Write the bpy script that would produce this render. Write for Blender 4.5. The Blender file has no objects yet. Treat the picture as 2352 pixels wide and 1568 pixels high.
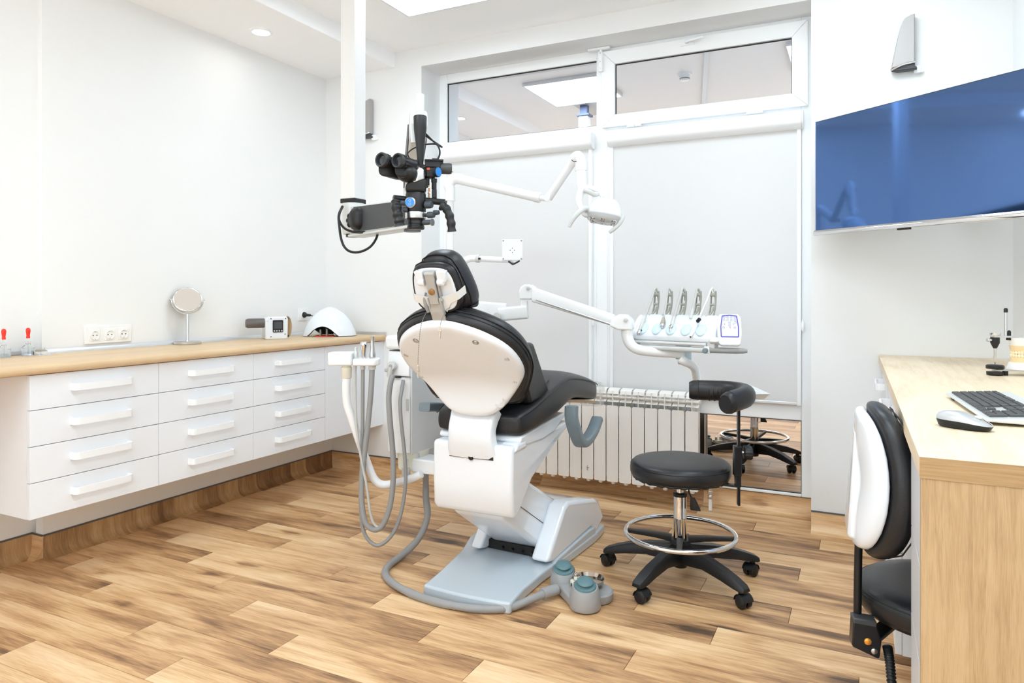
import bpy, bmesh, math, random
from math import sin, cos, pi, radians as R
from mathutils import Vector, Matrix
random.seed(7)
SC = bpy.context.scene
COL = SC.collection

# ------------------------------------------------------------------ camera
CAM_H = 1.2
cd = bpy.data.cameras.new('camera')
cam = bpy.data.objects.new('camera', cd)
COL.objects.link(cam)
cam.location = (0, 0, CAM_H)
cam.rotation_euler = (R(90), 0, R(26.4))
cd.sensor_width = 36
cd.lens = 1624.0 / 2352 * 36
cd.shift_y = -109.0 / 2352
cd.clip_start = 0.05
SC.camera = cam

# ------------------------------------------------------------------ world, exposure, lamps of the room, added fill
wd = bpy.data.worlds.new('world')
SC.world = wd
wd.use_nodes = True
wd.node_tree.nodes['Background'].inputs[0].default_value = (0.9, 0.94, 1, 1)
wd.node_tree.nodes['Background'].inputs[1].default_value = 0.3
SC.view_settings.view_transform = 'Standard'
SC.view_settings.look = 'None'
SC.view_settings.gamma = 1
SC.view_settings.use_curve_mapping = False
SC.view_settings.exposure = 0.16
PANEL_E = 12.0       # strength of the ceiling light panels
DOWN_E = 30.0        # strength of the recessed downlights
SC.cycles.max_bounces = 14
SC.cycles.diffuse_bounces = 8
SC.cycles.glossy_bounces = 6
SC.cycles.transmission_bounces = 8
SC.cycles.transparent_max_bounces = 10
SC.cycles.caustics_reflective = False
SC.cycles.caustics_refractive = False
SC.cycles.sample_clamp_indirect = 6.0


# fill lamp added behind the viewer, at a window made up for it
ld = bpy.data.lights.new('fill_light', 'AREA')
ld.shape = 'RECTANGLE'
ld.size, ld.size_y = 3.3, 1.75
ld.energy = 105
ld.color = (0.80, 0.92, 1.0)
fill_lamp = bpy.data.objects.new('fill_light', ld)
COL.objects.link(fill_lamp)
fill_lamp.location = (-1.40, -1.72, 1.42)
fill_lamp.rotation_euler = (R(90), 0, R(180))

# ------------------------------------------------------------------ materials
MATS = {}


def mat(name, color, rough=0.5, metal=0.0, spec=0.5, coat=0.0, bump=0.0, bscale=200.0, emit=0.0,
        alpha=1.0, trans=0.0, ior=1.45, var=0.0):
    if name in MATS:
        return MATS[name]
    m = bpy.data.materials.new(name)
    m.use_nodes = True
    nt = m.node_tree
    b = nt.nodes['Principled BSDF']
    b.inputs['Base Color'].default_value = (*color, 1)
    b.inputs['Roughness'].default_value = rough
    b.inputs['Metallic'].default_value = metal
    b.inputs['Specular IOR Level'].default_value = spec
    b.inputs['IOR'].default_value = ior
    if coat:
        b.inputs['Coat Weight'].default_value = coat
        b.inputs['Coat Roughness'].default_value = 0.05
    if emit:
        b.inputs['Emission Color'].default_value = (*color, 1)
        b.inputs['Emission Strength'].default_value = emit
    if alpha < 1:
        b.inputs['Alpha'].default_value = alpha
    if trans:
        b.inputs['Transmission Weight'].default_value = trans
    tc = nt.nodes.new('ShaderNodeTexCoord')
    nz = nt.nodes.new('ShaderNodeTexNoise')
    nz.inputs['Scale'].default_value = bscale
    nz.inputs['Detail'].default_value = 3
    nt.links.new(tc.outputs['Object'], nz.inputs['Vector'])
    if var:
        mx = nt.nodes.new('ShaderNodeMixRGB')
        mx.inputs[1].default_value = (*color, 1)
        mx.inputs[2].default_value = (*[c * (1 - var) for c in color], 1)
        nt.links.new(nz.outputs['Fac'], mx.inputs[0])
        nt.links.new(mx.outputs[0], b.inputs['Base Color'])
    if bump:
        bp = nt.nodes.new('ShaderNodeBump')
        bp.inputs['Strength'].default_value = bump
        bp.inputs['Distance'].default_value = 0.002
        nt.links.new(nz.outputs['Fac'], bp.inputs['Height'])
        nt.links.new(bp.outputs[0], b.inputs['Normal'])
    MATS[name] = m
    return m


def ramp(nt, stops):
    n = nt.nodes.new('ShaderNodeValToRGB')
    e = n.color_ramp.elements
    while len(e) < len(stops):
        e.new(0.5)
    for i, (p, c) in enumerate(stops):
        e[i].position = p
        e[i].color = (*c, 1)
    return n


def math_node(nt, op, a, b=None):
    n = nt.nodes.new('ShaderNodeMath')
    n.operation = op
    for i, v in enumerate((a, b)):
        if v is None:
            continue
        if isinstance(v, (int, float)):
            n.inputs[i].default_value = v
        else:
            nt.links.new(v, n.inputs[i])
    return n.outputs[0]


def wood(name, stops, grain=(2.2, 26, 26), knots=0.0, grad=False, rough=0.42, rnd=True, along='x', contrast=1.0, tint=0.25, spec=0.4):
    """Oak look: long stretched grain, broad tone drift, optional knots, a tone of its own per board."""
    m = bpy.data.materials.new(name)
    m.use_nodes = True
    nt = m.node_tree
    L = nt.links.new
    b = nt.nodes['Principled BSDF']
    b.inputs['Roughness'].default_value = rough
    b.inputs['Specular IOR Level'].default_value = spec
    tc = nt.nodes.new('ShaderNodeTexCoord')
    mp = nt.nodes.new('ShaderNodeMapping')
    if along == 'y':
        mp.inputs['Rotation'].default_value = (0, 0, R(90))
    if along == 'z':
        mp.inputs['Rotation'].default_value = (0, R(90), 0)
    L(tc.outputs['Object'], mp.inputs['Vector'])
    oi = nt.nodes.new('ShaderNodeObjectInfo')
    add = nt.nodes.new('ShaderNodeVectorMath')
    add.operation = 'ADD'
    L(mp.outputs[0], add.inputs[0])
    if rnd:
        sc = nt.nodes.new('ShaderNodeVectorMath')
        sc.operation = 'SCALE'
        sc.inputs[0].default_value = (13.1, 7.7, 3.3)
        L(oi.outputs['Random'], sc.inputs['Scale'])
        L(sc.outputs[0], add.inputs[1])
    mp2 = nt.nodes.new('ShaderNodeMapping')
    mp2.inputs['Scale'].default_value = grain
    L(add.outputs[0], mp2.inputs['Vector'])
    n1 = nt.nodes.new('ShaderNodeTexNoise')
    n1.inputs['Scale'].default_value = 1.0
    n1.inputs['Detail'].default_value = 6
    n1.inputs['Roughness'].default_value = 0.62
    n1.inputs['Distortion'].default_value = 0.7
    L(mp2.outputs[0], n1.inputs['Vector'])
    mp3 = nt.nodes.new('ShaderNodeMapping')
    mp3.inputs['Scale'].default_value = (1.5, 7, 7)
    L(add.outputs[0], mp3.inputs['Vector'])
    n2 = nt.nodes.new('ShaderNodeTexNoise')
    n2.inputs['Scale'].default_value = 1.0
    n2.inputs['Detail'].default_value = 3
    n2.inputs['Distortion'].default_value = 1.2
    L(mp3.outputs[0], n2.inputs['Vector'])
    fac = math_node(nt, 'ADD', math_node(nt, 'MULTIPLY', math_node(nt, 'SUBTRACT', n1.outputs['Fac'], 0.5), 1.0 * contrast),
                    math_node(nt, 'MULTIPLY', math_node(nt, 'SUBTRACT', n2.outputs['Fac'], 0.5), 1.0 * contrast))
    # very fine dark pores
    mp5 = nt.nodes.new('ShaderNodeMapping')
    mp5.inputs['Scale'].default_value = (grain[0] * 6, grain[1] * 9, grain[2] * 9)
    L(add.outputs[0], mp5.inputs['Vector'])
    n3 = nt.nodes.new('ShaderNodeTexNoise')
    n3.inputs['Scale'].default_value = 1.0
    n3.inputs['Detail'].default_value = 2
    L(mp5.outputs[0], n3.inputs['Vector'])
    fac = math_node(nt, 'ADD', fac, math_node(nt, 'MULTIPLY', math_node(nt, 'SUBTRACT', n3.outputs['Fac'], 0.5), 0.5 * contrast))
    fac = math_node(nt, 'ADD', fac, 0.5)
    if rnd:
        fac = math_node(nt, 'ADD', fac, math_node(nt, 'MULTIPLY', math_node(nt, 'SUBTRACT', oi.outputs['Random'], 0.5), tint))
    if grad:
        sx = nt.nodes.new('ShaderNodeSeparateXYZ')
        L(tc.outputs['Object'], sx.inputs[0])
        g = math_node(nt, 'MULTIPLY', math_node(nt, 'SUBTRACT', sx.outputs[0], 0.55), 0.3)
        fac = math_node(nt, 'ADD', fac, g)
    if knots:
        mp4 = nt.nodes.new('ShaderNodeMapping')
        mp4.inputs['Scale'].default_value = (1.9, 6.5, 6.5)
        L(add.outputs[0], mp4.inputs['Vector'])
        dn = nt.nodes.new('ShaderNodeTexNoise')
        dn.inputs['Scale'].default_value = 5
        L(mp4.outputs[0], dn.inputs['Vector'])
        mv = nt.nodes.new('ShaderNodeVectorMath')
        mv.operation = 'SCALE'
        mv.inputs['Scale'].default_value = 0.22
        L(dn.outputs['Color'], mv.inputs[0])
        av = nt.nodes.new('ShaderNodeVectorMath')
        av.operation = 'ADD'
        L(mp4.outputs[0], av.inputs[0])
        L(mv.outputs[0], av.inputs[1])
        vo = nt.nodes.new('ShaderNodeTexVoronoi')
        vo.inputs['Scale'].default_value = 1.0
        L(av.outputs[0], vo.inputs['Vector'])
        kn = nt.nodes.new('ShaderNodeMapRange')
        kn.inputs[1].default_value = 0.03
        kn.inputs[2].default_value = 0.26
        kn.inputs[3].default_value = knots
        kn.inputs[4].default_value = 0.0
        kn.interpolation_type = 'SMOOTHERSTEP'
        L(vo.outputs['Distance'], kn.inputs[0])
        fac = math_node(nt, 'ADD', fac, kn.outputs[0])
    rp = ramp(nt, stops)
    L(fac, rp.inputs[0])
    L(rp.outputs[0], b.inputs['Base Color'])
    bp = nt.nodes.new('ShaderNodeBump')
    bp.inputs['Strength'].default_value = 0.12
    bp.inputs['Distance'].default_value = 0.001
    L(n3.outputs['Fac'], bp.inputs['Height'])
    L(bp.outputs[0], b.inputs['Normal'])
    MATS[name] = m
    return m


WALL = mat('wall_paint', (0.845, 0.85, 0.85), 0.7, bump=0.05, bscale=300)
CEIL = mat('ceiling_paint', (0.955, 0.96, 0.97), 0.8, bump=0.03, bscale=300)
PVC = mat('white_pvc', (0.90, 0.915, 0.93), 0.3)
CABW = mat('white_laminate', (0.85, 0.875, 0.915), 0.35, bump=0.02, bscale=500)
CABG = mat('grey_laminate', (0.62, 0.64, 0.68), 0.4)
SHELL = mat('white_gloss_plastic', (0.80, 0.838, 0.89), 0.16, coat=0.4)
ENAMEL = mat('white_enamel', (0.87, 0.885, 0.90), 0.22)
CREAM = mat('cream_plastic', (0.80, 0.79, 0.68), 0.35)
PEARL = mat('satin_white_metal', (0.66, 0.68, 0.675), 0.3, metal=0.15)
BLIND = mat('blind_fabric', (0.74, 0.74, 0.745), 0.8, bump=0.05, bscale=900)
LEATHER = mat('black_leather', (0.014, 0.014, 0.016), 0.36, spec=0.5, bump=0.22, bscale=350)
BLACKP = mat('black_plastic', (0.010, 0.010, 0.011), 0.42, bump=0.05, bscale=500)
BLACKM = mat('black_metal', (0.011, 0.011, 0.012), 0.3)
DGREY = mat('dark_grey_plastic', (0.06, 0.062, 0.066), 0.4)
MGREY = mat('grey_plastic', (0.33, 0.33, 0.33), 0.4)
LGREY = mat('light_grey_plastic', (0.60, 0.60, 0.59), 0.4)
BLUEGREY = mat('blue_grey_plastic', (0.20, 0.255, 0.29), 0.38)
PLATE = mat('pale_blue_enamel', (0.50, 0.565, 0.62), 0.14, coat=0.4)
TEAL = mat('teal_rubber', (0.11, 0.205, 0.23), 0.45)
HOSE = mat('grey_hose_rubber', (0.30, 0.30, 0.30), 0.45)
HOSEL = mat('pale_hose_rubber', (0.52, 0.52, 0.50), 0.45)
CHROME = mat('chrome', (0.74, 0.74, 0.75), 0.06, metal=1.0)
STEEL = mat('brushed_steel', (0.62, 0.62, 0.62), 0.3, metal=1.0)
ALU = mat('aluminium', (0.72, 0.73, 0.75), 0.35, metal=0.7)
BRASS = mat('bronze_cap', (0.36, 0.19, 0.07), 0.45, metal=0.5)
ORANGE = mat('orange_screw', (0.9, 0.38, 0.06), 0.25, metal=0.4)
RED = mat('red_rubber', (0.85, 0.035, 0.015), 0.4)
BLUE = mat('blue_label', (0.03, 0.22, 0.62), 0.3)
VIOLET = mat('violet_print', (0.09, 0.07, 0.45), 0.4)
PRINT = mat('grey_print', (0.12, 0.12, 0.30), 0.5)
REDP = mat('red_print', (0.75, 0.08, 0.10), 0.5)
PALEBLUE = mat('pale_blue_silicone', (0.60, 0.76, 0.85), 0.4)
RADW = mat('radiator_enamel', (0.90, 0.875, 0.84), 0.3)
TAN = mat('tan_leather', (0.45, 0.30, 0.16), 0.6)
TAPE = mat('white_tape', (0.84, 0.83, 0.81), 0.5, alpha=0.85)
SPEAK = mat('speaker_grille', (0.42, 0.40, 0.39), 0.45, metal=0.35, bump=0.1, bscale=1500)
TEETH = mat('dental_stone', (0.90, 0.66, 0.36), 0.5)
PLASTER = mat('white_plaster', (0.90, 0.88, 0.85), 0.7)
PORC = mat('socket_white', (0.88, 0.87, 0.865), 0.35)
DARKGAP = mat('dark_gap', (0.01, 0.01, 0.011), 0.6)
SLAB = mat('floor_slab', (0.16, 0.10, 0.06), 0.8)
GLASSW = mat('reflective_glazing', (0.91, 0.935, 1.0), 0.01, metal=1.0)
GLASSL = mat('bronze_reflective_glazing', (0.66, 0.60, 0.56), 0.01, metal=1.0)
MIRROR = mat('mirror_silver', (0.93, 0.94, 0.94), 0.005, metal=1.0)
TVS = mat('television_glass', (0.10, 0.19, 0.43), 0.06, metal=1.0)
SCRN = mat('dark_screen', (0.07, 0.075, 0.085), 0.15)
CLEAR = mat('clear_glass', (0.97, 0.98, 0.98), 0.03, trans=1.0, ior=1.3)
FILM = mat('clear_plastic_film', (0.9, 0.88, 0.85), 0.08, alpha=0.28, spec=0.9)
LENS = mat('dark_lens', (0.02, 0.022, 0.03), 0.05, spec=0.9)
LEDW = mat('lamp_lens', (0.55, 0.57, 0.58), 0.12, spec=0.8)
PANEL = mat('light_panel_diffuser', (0.77, 0.905, 1.0), 0.5, emit=PANEL_E)
DOWNL = mat('downlight_diffuser', (1.0, 0.95, 0.88), 0.5, emit=DOWN_E)

OAK = wood('oak_vinyl', [(0.0, (0.87, 0.64, 0.395)), (0.26, (0.76, 0.505, 0.275)), (0.46, (0.62, 0.37, 0.18)),
                         (0.64, (0.43, 0.235, 0.11)), (0.82, (0.23, 0.12, 0.058)), (1.0, (0.08, 0.045, 0.026))], knots=0.42, grad=True, contrast=0.95, tint=0.22)
BEECH = wood('beech_worktop', [(0.0, (0.80, 0.63, 0.42)), (0.5, (0.70, 0.51, 0.31)), (1.0, (0.48, 0.31, 0.16))],
             along='y', contrast=0.6, rnd=False, grain=(3, 60, 60))
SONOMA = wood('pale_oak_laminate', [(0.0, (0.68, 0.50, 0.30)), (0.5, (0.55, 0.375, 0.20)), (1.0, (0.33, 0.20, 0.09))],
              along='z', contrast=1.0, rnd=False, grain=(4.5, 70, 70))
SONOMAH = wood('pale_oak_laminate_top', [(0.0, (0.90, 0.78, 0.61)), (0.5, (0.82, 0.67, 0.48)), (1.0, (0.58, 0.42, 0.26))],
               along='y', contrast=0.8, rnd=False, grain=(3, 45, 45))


# ------------------------------------------------------------------ mesh building
class MB:
    def __init__(self, xf=None):
        self.v, self.f = [], []
        self.xf = xf

    def add(self, verts, faces):
        o = len(self.v)
        for p in verts:
            p = Vector(p)
            self.v.append(self.xf @ p if self.xf else p)
        self.f += [[i + o for i in f] for f in faces]
        return self

    def box(self, x0, x1, y0, y1, z0, z1, m=None):
        vs = [Vector(p) for p in ((x0, y0, z0), (x1, y0, z0), (x1, y1, z0), (x0, y1, z0),
                                  (x0, y0, z1), (x1, y0, z1), (x1, y1, z1), (x0, y1, z1))]
        if m:
            vs = [m @ p for p in vs]
        return self.add(vs, [(0, 3, 2, 1), (4, 5, 6, 7), (0, 1, 5, 4), (1, 2, 6, 5), (2, 3, 7, 6), (3, 0, 4, 7)])

    def cbox(self, c, s, m=None):
        return self.box(c[0] - s[0] / 2, c[0] + s[0] / 2, c[1] - s[1] / 2, c[1] + s[1] / 2, c[2] - s[2] / 2, c[2] + s[2] / 2, m)

    def prism(self, pts, axis, a0, a1):
        """Extrude a polygon: axis 'x' takes (y,z) points, 'y' takes (x,z), 'z' takes (x,y)."""
        def P(p, a):
            return {'x': (a, p[0], p[1]), 'y': (p[0], a, p[1]), 'z': (p[0], p[1], a)}[axis]
        n = len(pts)
        vs = [P(p, a0) for p in pts] + [P(p, a1) for p in pts]
        fs = [list(range(n)), list(range(2 * n - 1, n - 1, -1))]
        fs += [(i, i + n, (i + 1) % n + n, (i + 1) % n) for i in range(n)]
        return self.add(vs, fs)

    def loft(self, rings, cap=True, close=False):
        n = len(rings[0])
        vs = [p for r in rings for p in r]
        fs = []
        m = len(rings)
        for k in range(m if close else m - 1):
            k2 = (k + 1) % m
            for i in range(n):
                j = (i + 1) % n
                fs.append((k * n + i, k * n + j, k2 * n + j, k2 * n + i))
        if cap and not close:
            fs.append(list(range(n))[::-1])
            fs.append([(m - 1) * n + i for i in range(n)])
        return self.add(vs, fs)

    def cyl(self, p0, p1, r0, r1=None, n=20):
        return self.tube([p0, p1], [r0, r0 if r1 is None else r1], n)

    def tube(self, path, r, n=10, closed=False, flat=1.0):
        path = [Vector(p) for p in path]
        m = len(path)
        rs = r if isinstance(r, (list, tuple)) else [r] * m
        rings = []
        up = None
        for i in range(m):
            if closed:
                t = path[(i + 1) % m] - path[i - 1]
            else:
                t = path[min(i + 1, m - 1)] - path[max(i - 1, 0)]
            t.normalize()
            if up is None:
                up = Vector((0, 0, 1)) if abs(t.z) < 0.9 else Vector((0, 1, 0))
            up = (up - t * up.dot(t)).normalized()
            s = t.cross(up)
            rings.append([path[i] + (s * cos(2 * pi * k / n) + up * sin(2 * pi * k / n) * flat) * rs[i] for k in range(n)])
        return self.loft(rings, cap=not closed, close=closed)

    def sweep(self, path, sec, up=(0, 0, 1)):
        """Sweep a closed 2-D section (side, up) along a path."""
        path = [Vector(p) for p in path]
        up = Vector(up)
        rings = []
        m = len(path)
        for i in range(m):
            t = (path[min(i + 1, m - 1)] - path[max(i - 1, 0)]).normalized()
            s = t.cross(up).normalized()
            u = s.cross(t).normalized()
            sc = sec(i / (m - 1)) if callable(sec) else sec
            rings.append([path[i] + s * a + u * b for a, b in sc])
        return self.loft(rings)

    def lathe(self, prof, c=(0, 0, 0), d=(0, 0, 1), n=28, cap=True):
        d = Vector(d).normalized()
        q = Vector((0, 0, 1)).rotation_difference(d).to_matrix()
        c = Vector(c)
        rings = [[c + q @ Vector((r * cos(2 * pi * k / n), r * sin(2 * pi * k / n), z)) for k in range(n)] for r, z in prof]
        return self.loft(rings, cap=cap)

    def ball(self, c, r, sx=1, sy=1, sz=1, n=16, m=10):
        prof = [(max(1e-4, r * sin(pi * k / m)), -r * cos(pi * k / m)) for k in range(m + 1)]
        rings = [[Vector(c) + Vector((q * cos(2 * pi * k / n) * sx, q * sin(2 * pi * k / n) * sy, z * sz)) for k in range(n)] for q, z in prof]
        return self.loft(rings)

    def torus(self, c, R_, r, d=(0, 0, 1), n=40, m=10):
        q = Vector((0, 0, 1)).rotation_difference(Vector(d).normalized()).to_matrix()
        c = Vector(c)
        return self.tube([c + q @ Vector((R_ * cos(2 * pi * k / n), R_ * sin(2 * pi * k / n), 0)) for k in range(n)], r, m, closed=True)

    def mesh(self, name, m, angle=40):
        me = bpy.data.meshes.new(name)
        me.from_pydata([tuple(p) for p in self.v], [], self.f)
        bm = bmesh.new()
        bm.from_mesh(me)
        bmesh.ops.recalc_face_normals(bm, faces=bm.faces)
        bm.to_mesh(me)
        bm.free()
        if m:
            me.materials.append(m)
        me.polygons.foreach_set('use_smooth', [True] * len(me.polygons))
        me.set_sharp_from_angle(angle=R(angle))
        me.update()
        return me


def tag(o, label=None, cat=None, group=None, kind=None):
    for k, v in (('label', label), ('category', cat), ('group', group), ('kind', kind)):
        if v:
            o[k] = v
    return o


def world_of(o):
    m = o.matrix_basis.copy()
    return world_of(o.parent) @ o.matrix_parent_inverse @ m if o.parent else m


def obj(name, mb, m, parent=None, bevel=0.0, seg=2, sub=0, angle=40):
    me = mb if isinstance(mb, bpy.types.Mesh) else mb.mesh(name, m, angle)
    o = bpy.data.objects.new(name, me)
    COL.objects.link(o)
    if parent:
        o.parent = parent
        o.matrix_parent_inverse = world_of(parent).inverted()
    if bevel:
        b = o.modifiers.new('bevel', 'BEVEL')
        b.width = bevel
        b.segments = seg
        b.limit_method = 'ANGLE'
        b.angle_limit = R(38)
        b.harden_normals = False
    if sub:
        s = o.modifiers.new('subd', 'SUBSURF')
        s.levels = sub
        s.render_levels = sub
    return o


def thing(name, loc, label, cat, group=None):
    o = bpy.data.objects.new(name, None)
    o.empty_display_size = 0.05
    COL.objects.link(o)
    o.location = loc
    return tag(o, label, cat, group)


def kids(o):
    return [c for c in COL.objects if c.parent == o]


def copy_tree(o, parent=None):
    """A copy of a thing with copies of its parts and sub-parts (mesh data shared)."""
    c = o.copy()
    COL.objects.link(c)
    if parent:
        c.parent = parent
    for ch in kids(o):
        copy_tree(ch, c)
    return c


def struct(name, mb, m, parent=None, **k):
    o = obj(name, mb, m, parent, **k)
    if parent is None:
        o['kind'] = 'structure'
    return o


def smooth_path(pts, k=8):
    """Catmull-Rom through the points."""
    P = [Vector(p) for p in pts]
    P = [P[0] * 2 - P[1]] + P + [P[-1] * 2 - P[-2]]
    out = []
    for i in range(1, len(P) - 2):
        a, b, c, d = P[i - 1:i + 3]
        for j in range(k):
            t = j / k
            out.append(0.5 * ((2 * b) + (c - a) * t + (2 * a - 5 * b + 4 * c - d) * t * t + (3 * b - a - 3 * c + d) * t ** 3))
    out.append(P[-2])
    return out


def frame(o, yaw=0.0, pitch=0.0, roll=0.0):
    return Matrix.Translation(Vector(o)) @ Matrix.Rotation(R(yaw), 4, 'Z') @ Matrix.Rotation(R(pitch), 4, 'X') @ Matrix.Rotation(R(roll), 4, 'Y')


def rrect(w, h, r, n=4):
    """Rounded rectangle section centred on the origin."""
    out = []
    for cx, cy, a0 in ((w / 2 - r, h / 2 - r, 0), (-w / 2 + r, h / 2 - r, 90), (-w / 2 + r, -h / 2 + r, 180), (w / 2 - r, -h / 2 + r, 270)):
        for k in range(n + 1):
            a = R(a0 + 90 * k / n)
            out.append((cx + r * cos(a), cy + r * sin(a)))
    return out


def text(name, body, size, m, mtx, parent, depth=0.0003, align='CENTER'):
    cu = bpy.data.curves.new(name, 'FONT')
    cu.body = body
    cu.size = size
    cu.align_x = align
    cu.align_y = 'CENTER'
    cu.extrude = depth
    cu.materials.append(m)
    o = bpy.data.objects.new(name, cu)
    COL.objects.link(o)
    o.matrix_basis = mtx
    if parent:
        o.parent = parent
        o.matrix_parent_inverse = world_of(parent).inverted()
    return o

# ================================================================== ROOM SHELL
XL, XR, YB, YR, ZC, ZS = -3.39, 0.61, 3.88, -1.7, 2.81, 2.71
YW = 4.11                      # plane of the glazing
OX0, OX1, OZ = -2.588, -0.235, 2.69   # window opening

struct('floor', MB().box(-3.6, 0.8, YR - 0.2, 4.3, -0.08, -0.005), SLAB)
FLOOR = COL.objects['floor']
w = MB()
w.prism([(-3.7, YR - .2), (-3.42, YR - .2), (-3.42, 1.955), (XL, 1.955), (XL, YB + .02), (-3.7, YB + .02)], 'z', 0, ZC)
struct('wall_left', w, WALL)
w = MB()
w.box(-3.7, OX0, YB, 4.3, 0, ZC).box(OX1, 0.9, YB, 4.3, 0, ZC).box(OX0, OX1, YB, 4.3, OZ, ZC)
w.box(OX0, OX1, 4.165, 4.3, 0, OZ)
struct('wall_back', w, WALL)
struct('wall_right', MB().box(XR, 0.9, YR - .2, YB, 0, ZC), WALL)
w = MB()
w.box(-3.42, -3.1, YR - .2, YR, 0, ZC).box(0.3, XR, YR - .2, YR, 0, ZC).box(-3.1, 0.3, YR - .2, YR, 0, 0.5).box(-3.1, 0.3, YR - .2, YR, 2.35, ZC)
struct('wall_rear', w, WALL)
w = MB()
for a_, b_ in ((-3.1, -3.04), (-1.99, -1.93), (-0.87, -0.81), (0.24, 0.3)):
    w.box(a_, b_, YR - .14, YR - .09, 0.5, 2.35)
w.box(-3.1, 0.3, YR - .14, YR - .09, 0.5, 0.56).box(-3.1, 0.3, YR - .14, YR - .09, 2.29, 2.35)
W2 = struct('window_added', w, PVC)  # unseen window, added to go with the fill lamp
obj('pane', MB().box(-3.05, 0.25, YR - .12, YR - .115, 0.55, 2.30), FILM, W2)
struct('ceiling', MB().box(-3.7, 0.9, YR - .2, 4.3, ZC, 2.95), CEIL)
struct('trim_1', MB().box(-3.42, -2.80, YR, YB, ZS, ZC), CEIL)           # lowered soffit along the left wall
struct('trim_2', MB().box(XL, -3.337, 1.93, YB, 0, 0.40), WALL)          # boxing under the wall cabinets
a = MB()
p0, p1 = Vector((-0.83, 3.86, 0)), Vector((-1.62, 0.2, 0))
dr = (p1 - p0).normalized()
sd = Vector((-dr.y, dr.x, 0)) * 0.017
a.add([(q.x, q.y, z) for z in (2.796, ZC) for q in (p0 - sd, p0 + sd, p1 + sd, p1 - sd)],
      [(0, 1, 2, 3), (7, 6, 5, 4), (0, 4, 5, 1), (1, 5, 6, 2), (2, 6, 7, 3), (3, 7, 4, 0)])
struct('trim_3', a, LGREY)                                                # cable trunking on the ceiling

# ---- floor boards: every board an object of its own, rows run along X
PITCH, PLEN, GAP = 0.1437, 1.01, 0.0008
JOINT = {-1: -2.566, 0: -2.008, 1: -2.314, 2: -2.789, 3: -2.125, 4: -2.387, 5: -2.705, 6: -2.031, 7: -2.49, 8: -2.80, 9: -2.264, 10: -2.611}


def board_mesh(x0, x1, y0, y1):
    g = GAP
    m = MB()
    b = 0.0006
    lo = [(x0 + g, y0 + g), (x1 - g, y0 + g), (x1 - g, y1 - g), (x0 + g, y1 - g)]
    hi = [(x0 + g + b, y0 + g + b), (x1 - g - b, y0 + g + b), (x1 - g - b, y1 - g - b), (x0 + g + b, y1 - g - b)]
    m.add([(x, y, -0.005) for x, y in lo] + [(x, y, -b) for x, y in lo] + [(x, y, 0) for x, y in hi],
          [(0, 1, 5, 4), (1, 2, 6, 5), (2, 3, 7, 6), (3, 0, 4, 7), (4, 5, 9, 8), (5, 6, 10, 9), (6, 7, 11, 10), (7, 4, 8, 11), (8, 9, 10, 11)])
    return m.mesh('plank', OAK, 10)


full_board = board_mesh(0, PLEN, 0, PITCH)
fx0, fx1, fy1 = -3.40, XR, 4.13
for k in range(-22, 20):
    y0 = 1.464 + PITCH * k
    lo, hi = max(0, YR - y0), min(PITCH, fy1 - y0)
    if hi <= 0.01 or lo >= PITCH - 0.01:
        continue
    j = JOINT.get(k, -2.5 - 0.317 * k)
    j -= PLEN * math.ceil((j - fx0) / PLEN)
    while j < fx1:
        a0, a1 = max(0, fx0 - j), min(PLEN, fx1 - j)
        if a1 - a0 > 0.01:
            whole = a0 == 0 and a1 == PLEN and lo == 0 and hi == PITCH
            o = bpy.data.objects.new('plank', full_board if whole else board_mesh(a0, a1, lo, hi))
            COL.objects.link(o)
            o.parent = FLOOR
            o.location = (j, y0, 0)
        j += PLEN

# ---- skirtings: the boards of the vinyl curl up the walls over a cove
COVE = [(0.0, 0.0), (0.052, 0.0), (0.052, 0.002), (0.034, 0.006), (0.019, 0.016), (0.009, 0.031), (0.005, 0.05), (0.004, 0.10), (0.0, 0.10)]
CAP = mat('skirting_cap', (0.11, 0.105, 0.105), 0.4)


def cove_board(p, d_in, along, a, b):
    """One board of the skirting: wall point p, inward direction, running direction, from a to b."""
    m = MB()
    n = len(COVE)
    vs = []
    for s in (a, b):
        for q, z in COVE:
            vs.append((p[0] + d_in[0] * q + along[0] * s, p[1] + d_in[1] * q + along[1] * s, z))
    m.add(vs, [list(range(n)), list(range(2 * n - 1, n - 1, -1))] + [(i, (i + 1) % n, (i + 1) % n + n, i + n) for i in range(n)])
    return m


def skirting(name, p, d_in, along, length, pitch, phase=0.0):
    root = MB()
    q = [(p[0] + d_in[0] * s + along[0] * t, p[1] + d_in[1] * s + along[1] * t) for s, t in ((0, 0), (0.007, 0), (0.007, length), (0, length))]
    root.prism(q, 'z', 0.10, 0.107)
    r = struct(name, root, CAP)
    t = -phase
    while t < length:
        a_, b_ = max(0, t) + 0.0004, min(length, t + pitch) - 0.0004
        if b_ - a_ > 0.004:
            mid = (p[0] + along[0] * a_, p[1] + along[1] * a_, 0)
            mb = cove_board((p[0] - mid[0], p[1] - mid[1]), d_in, along, a_, b_)
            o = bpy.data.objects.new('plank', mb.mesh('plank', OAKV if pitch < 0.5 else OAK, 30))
            COL.objects.link(o)
            o.parent = r
            o.location = mid
        t += pitch
    return r


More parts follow.
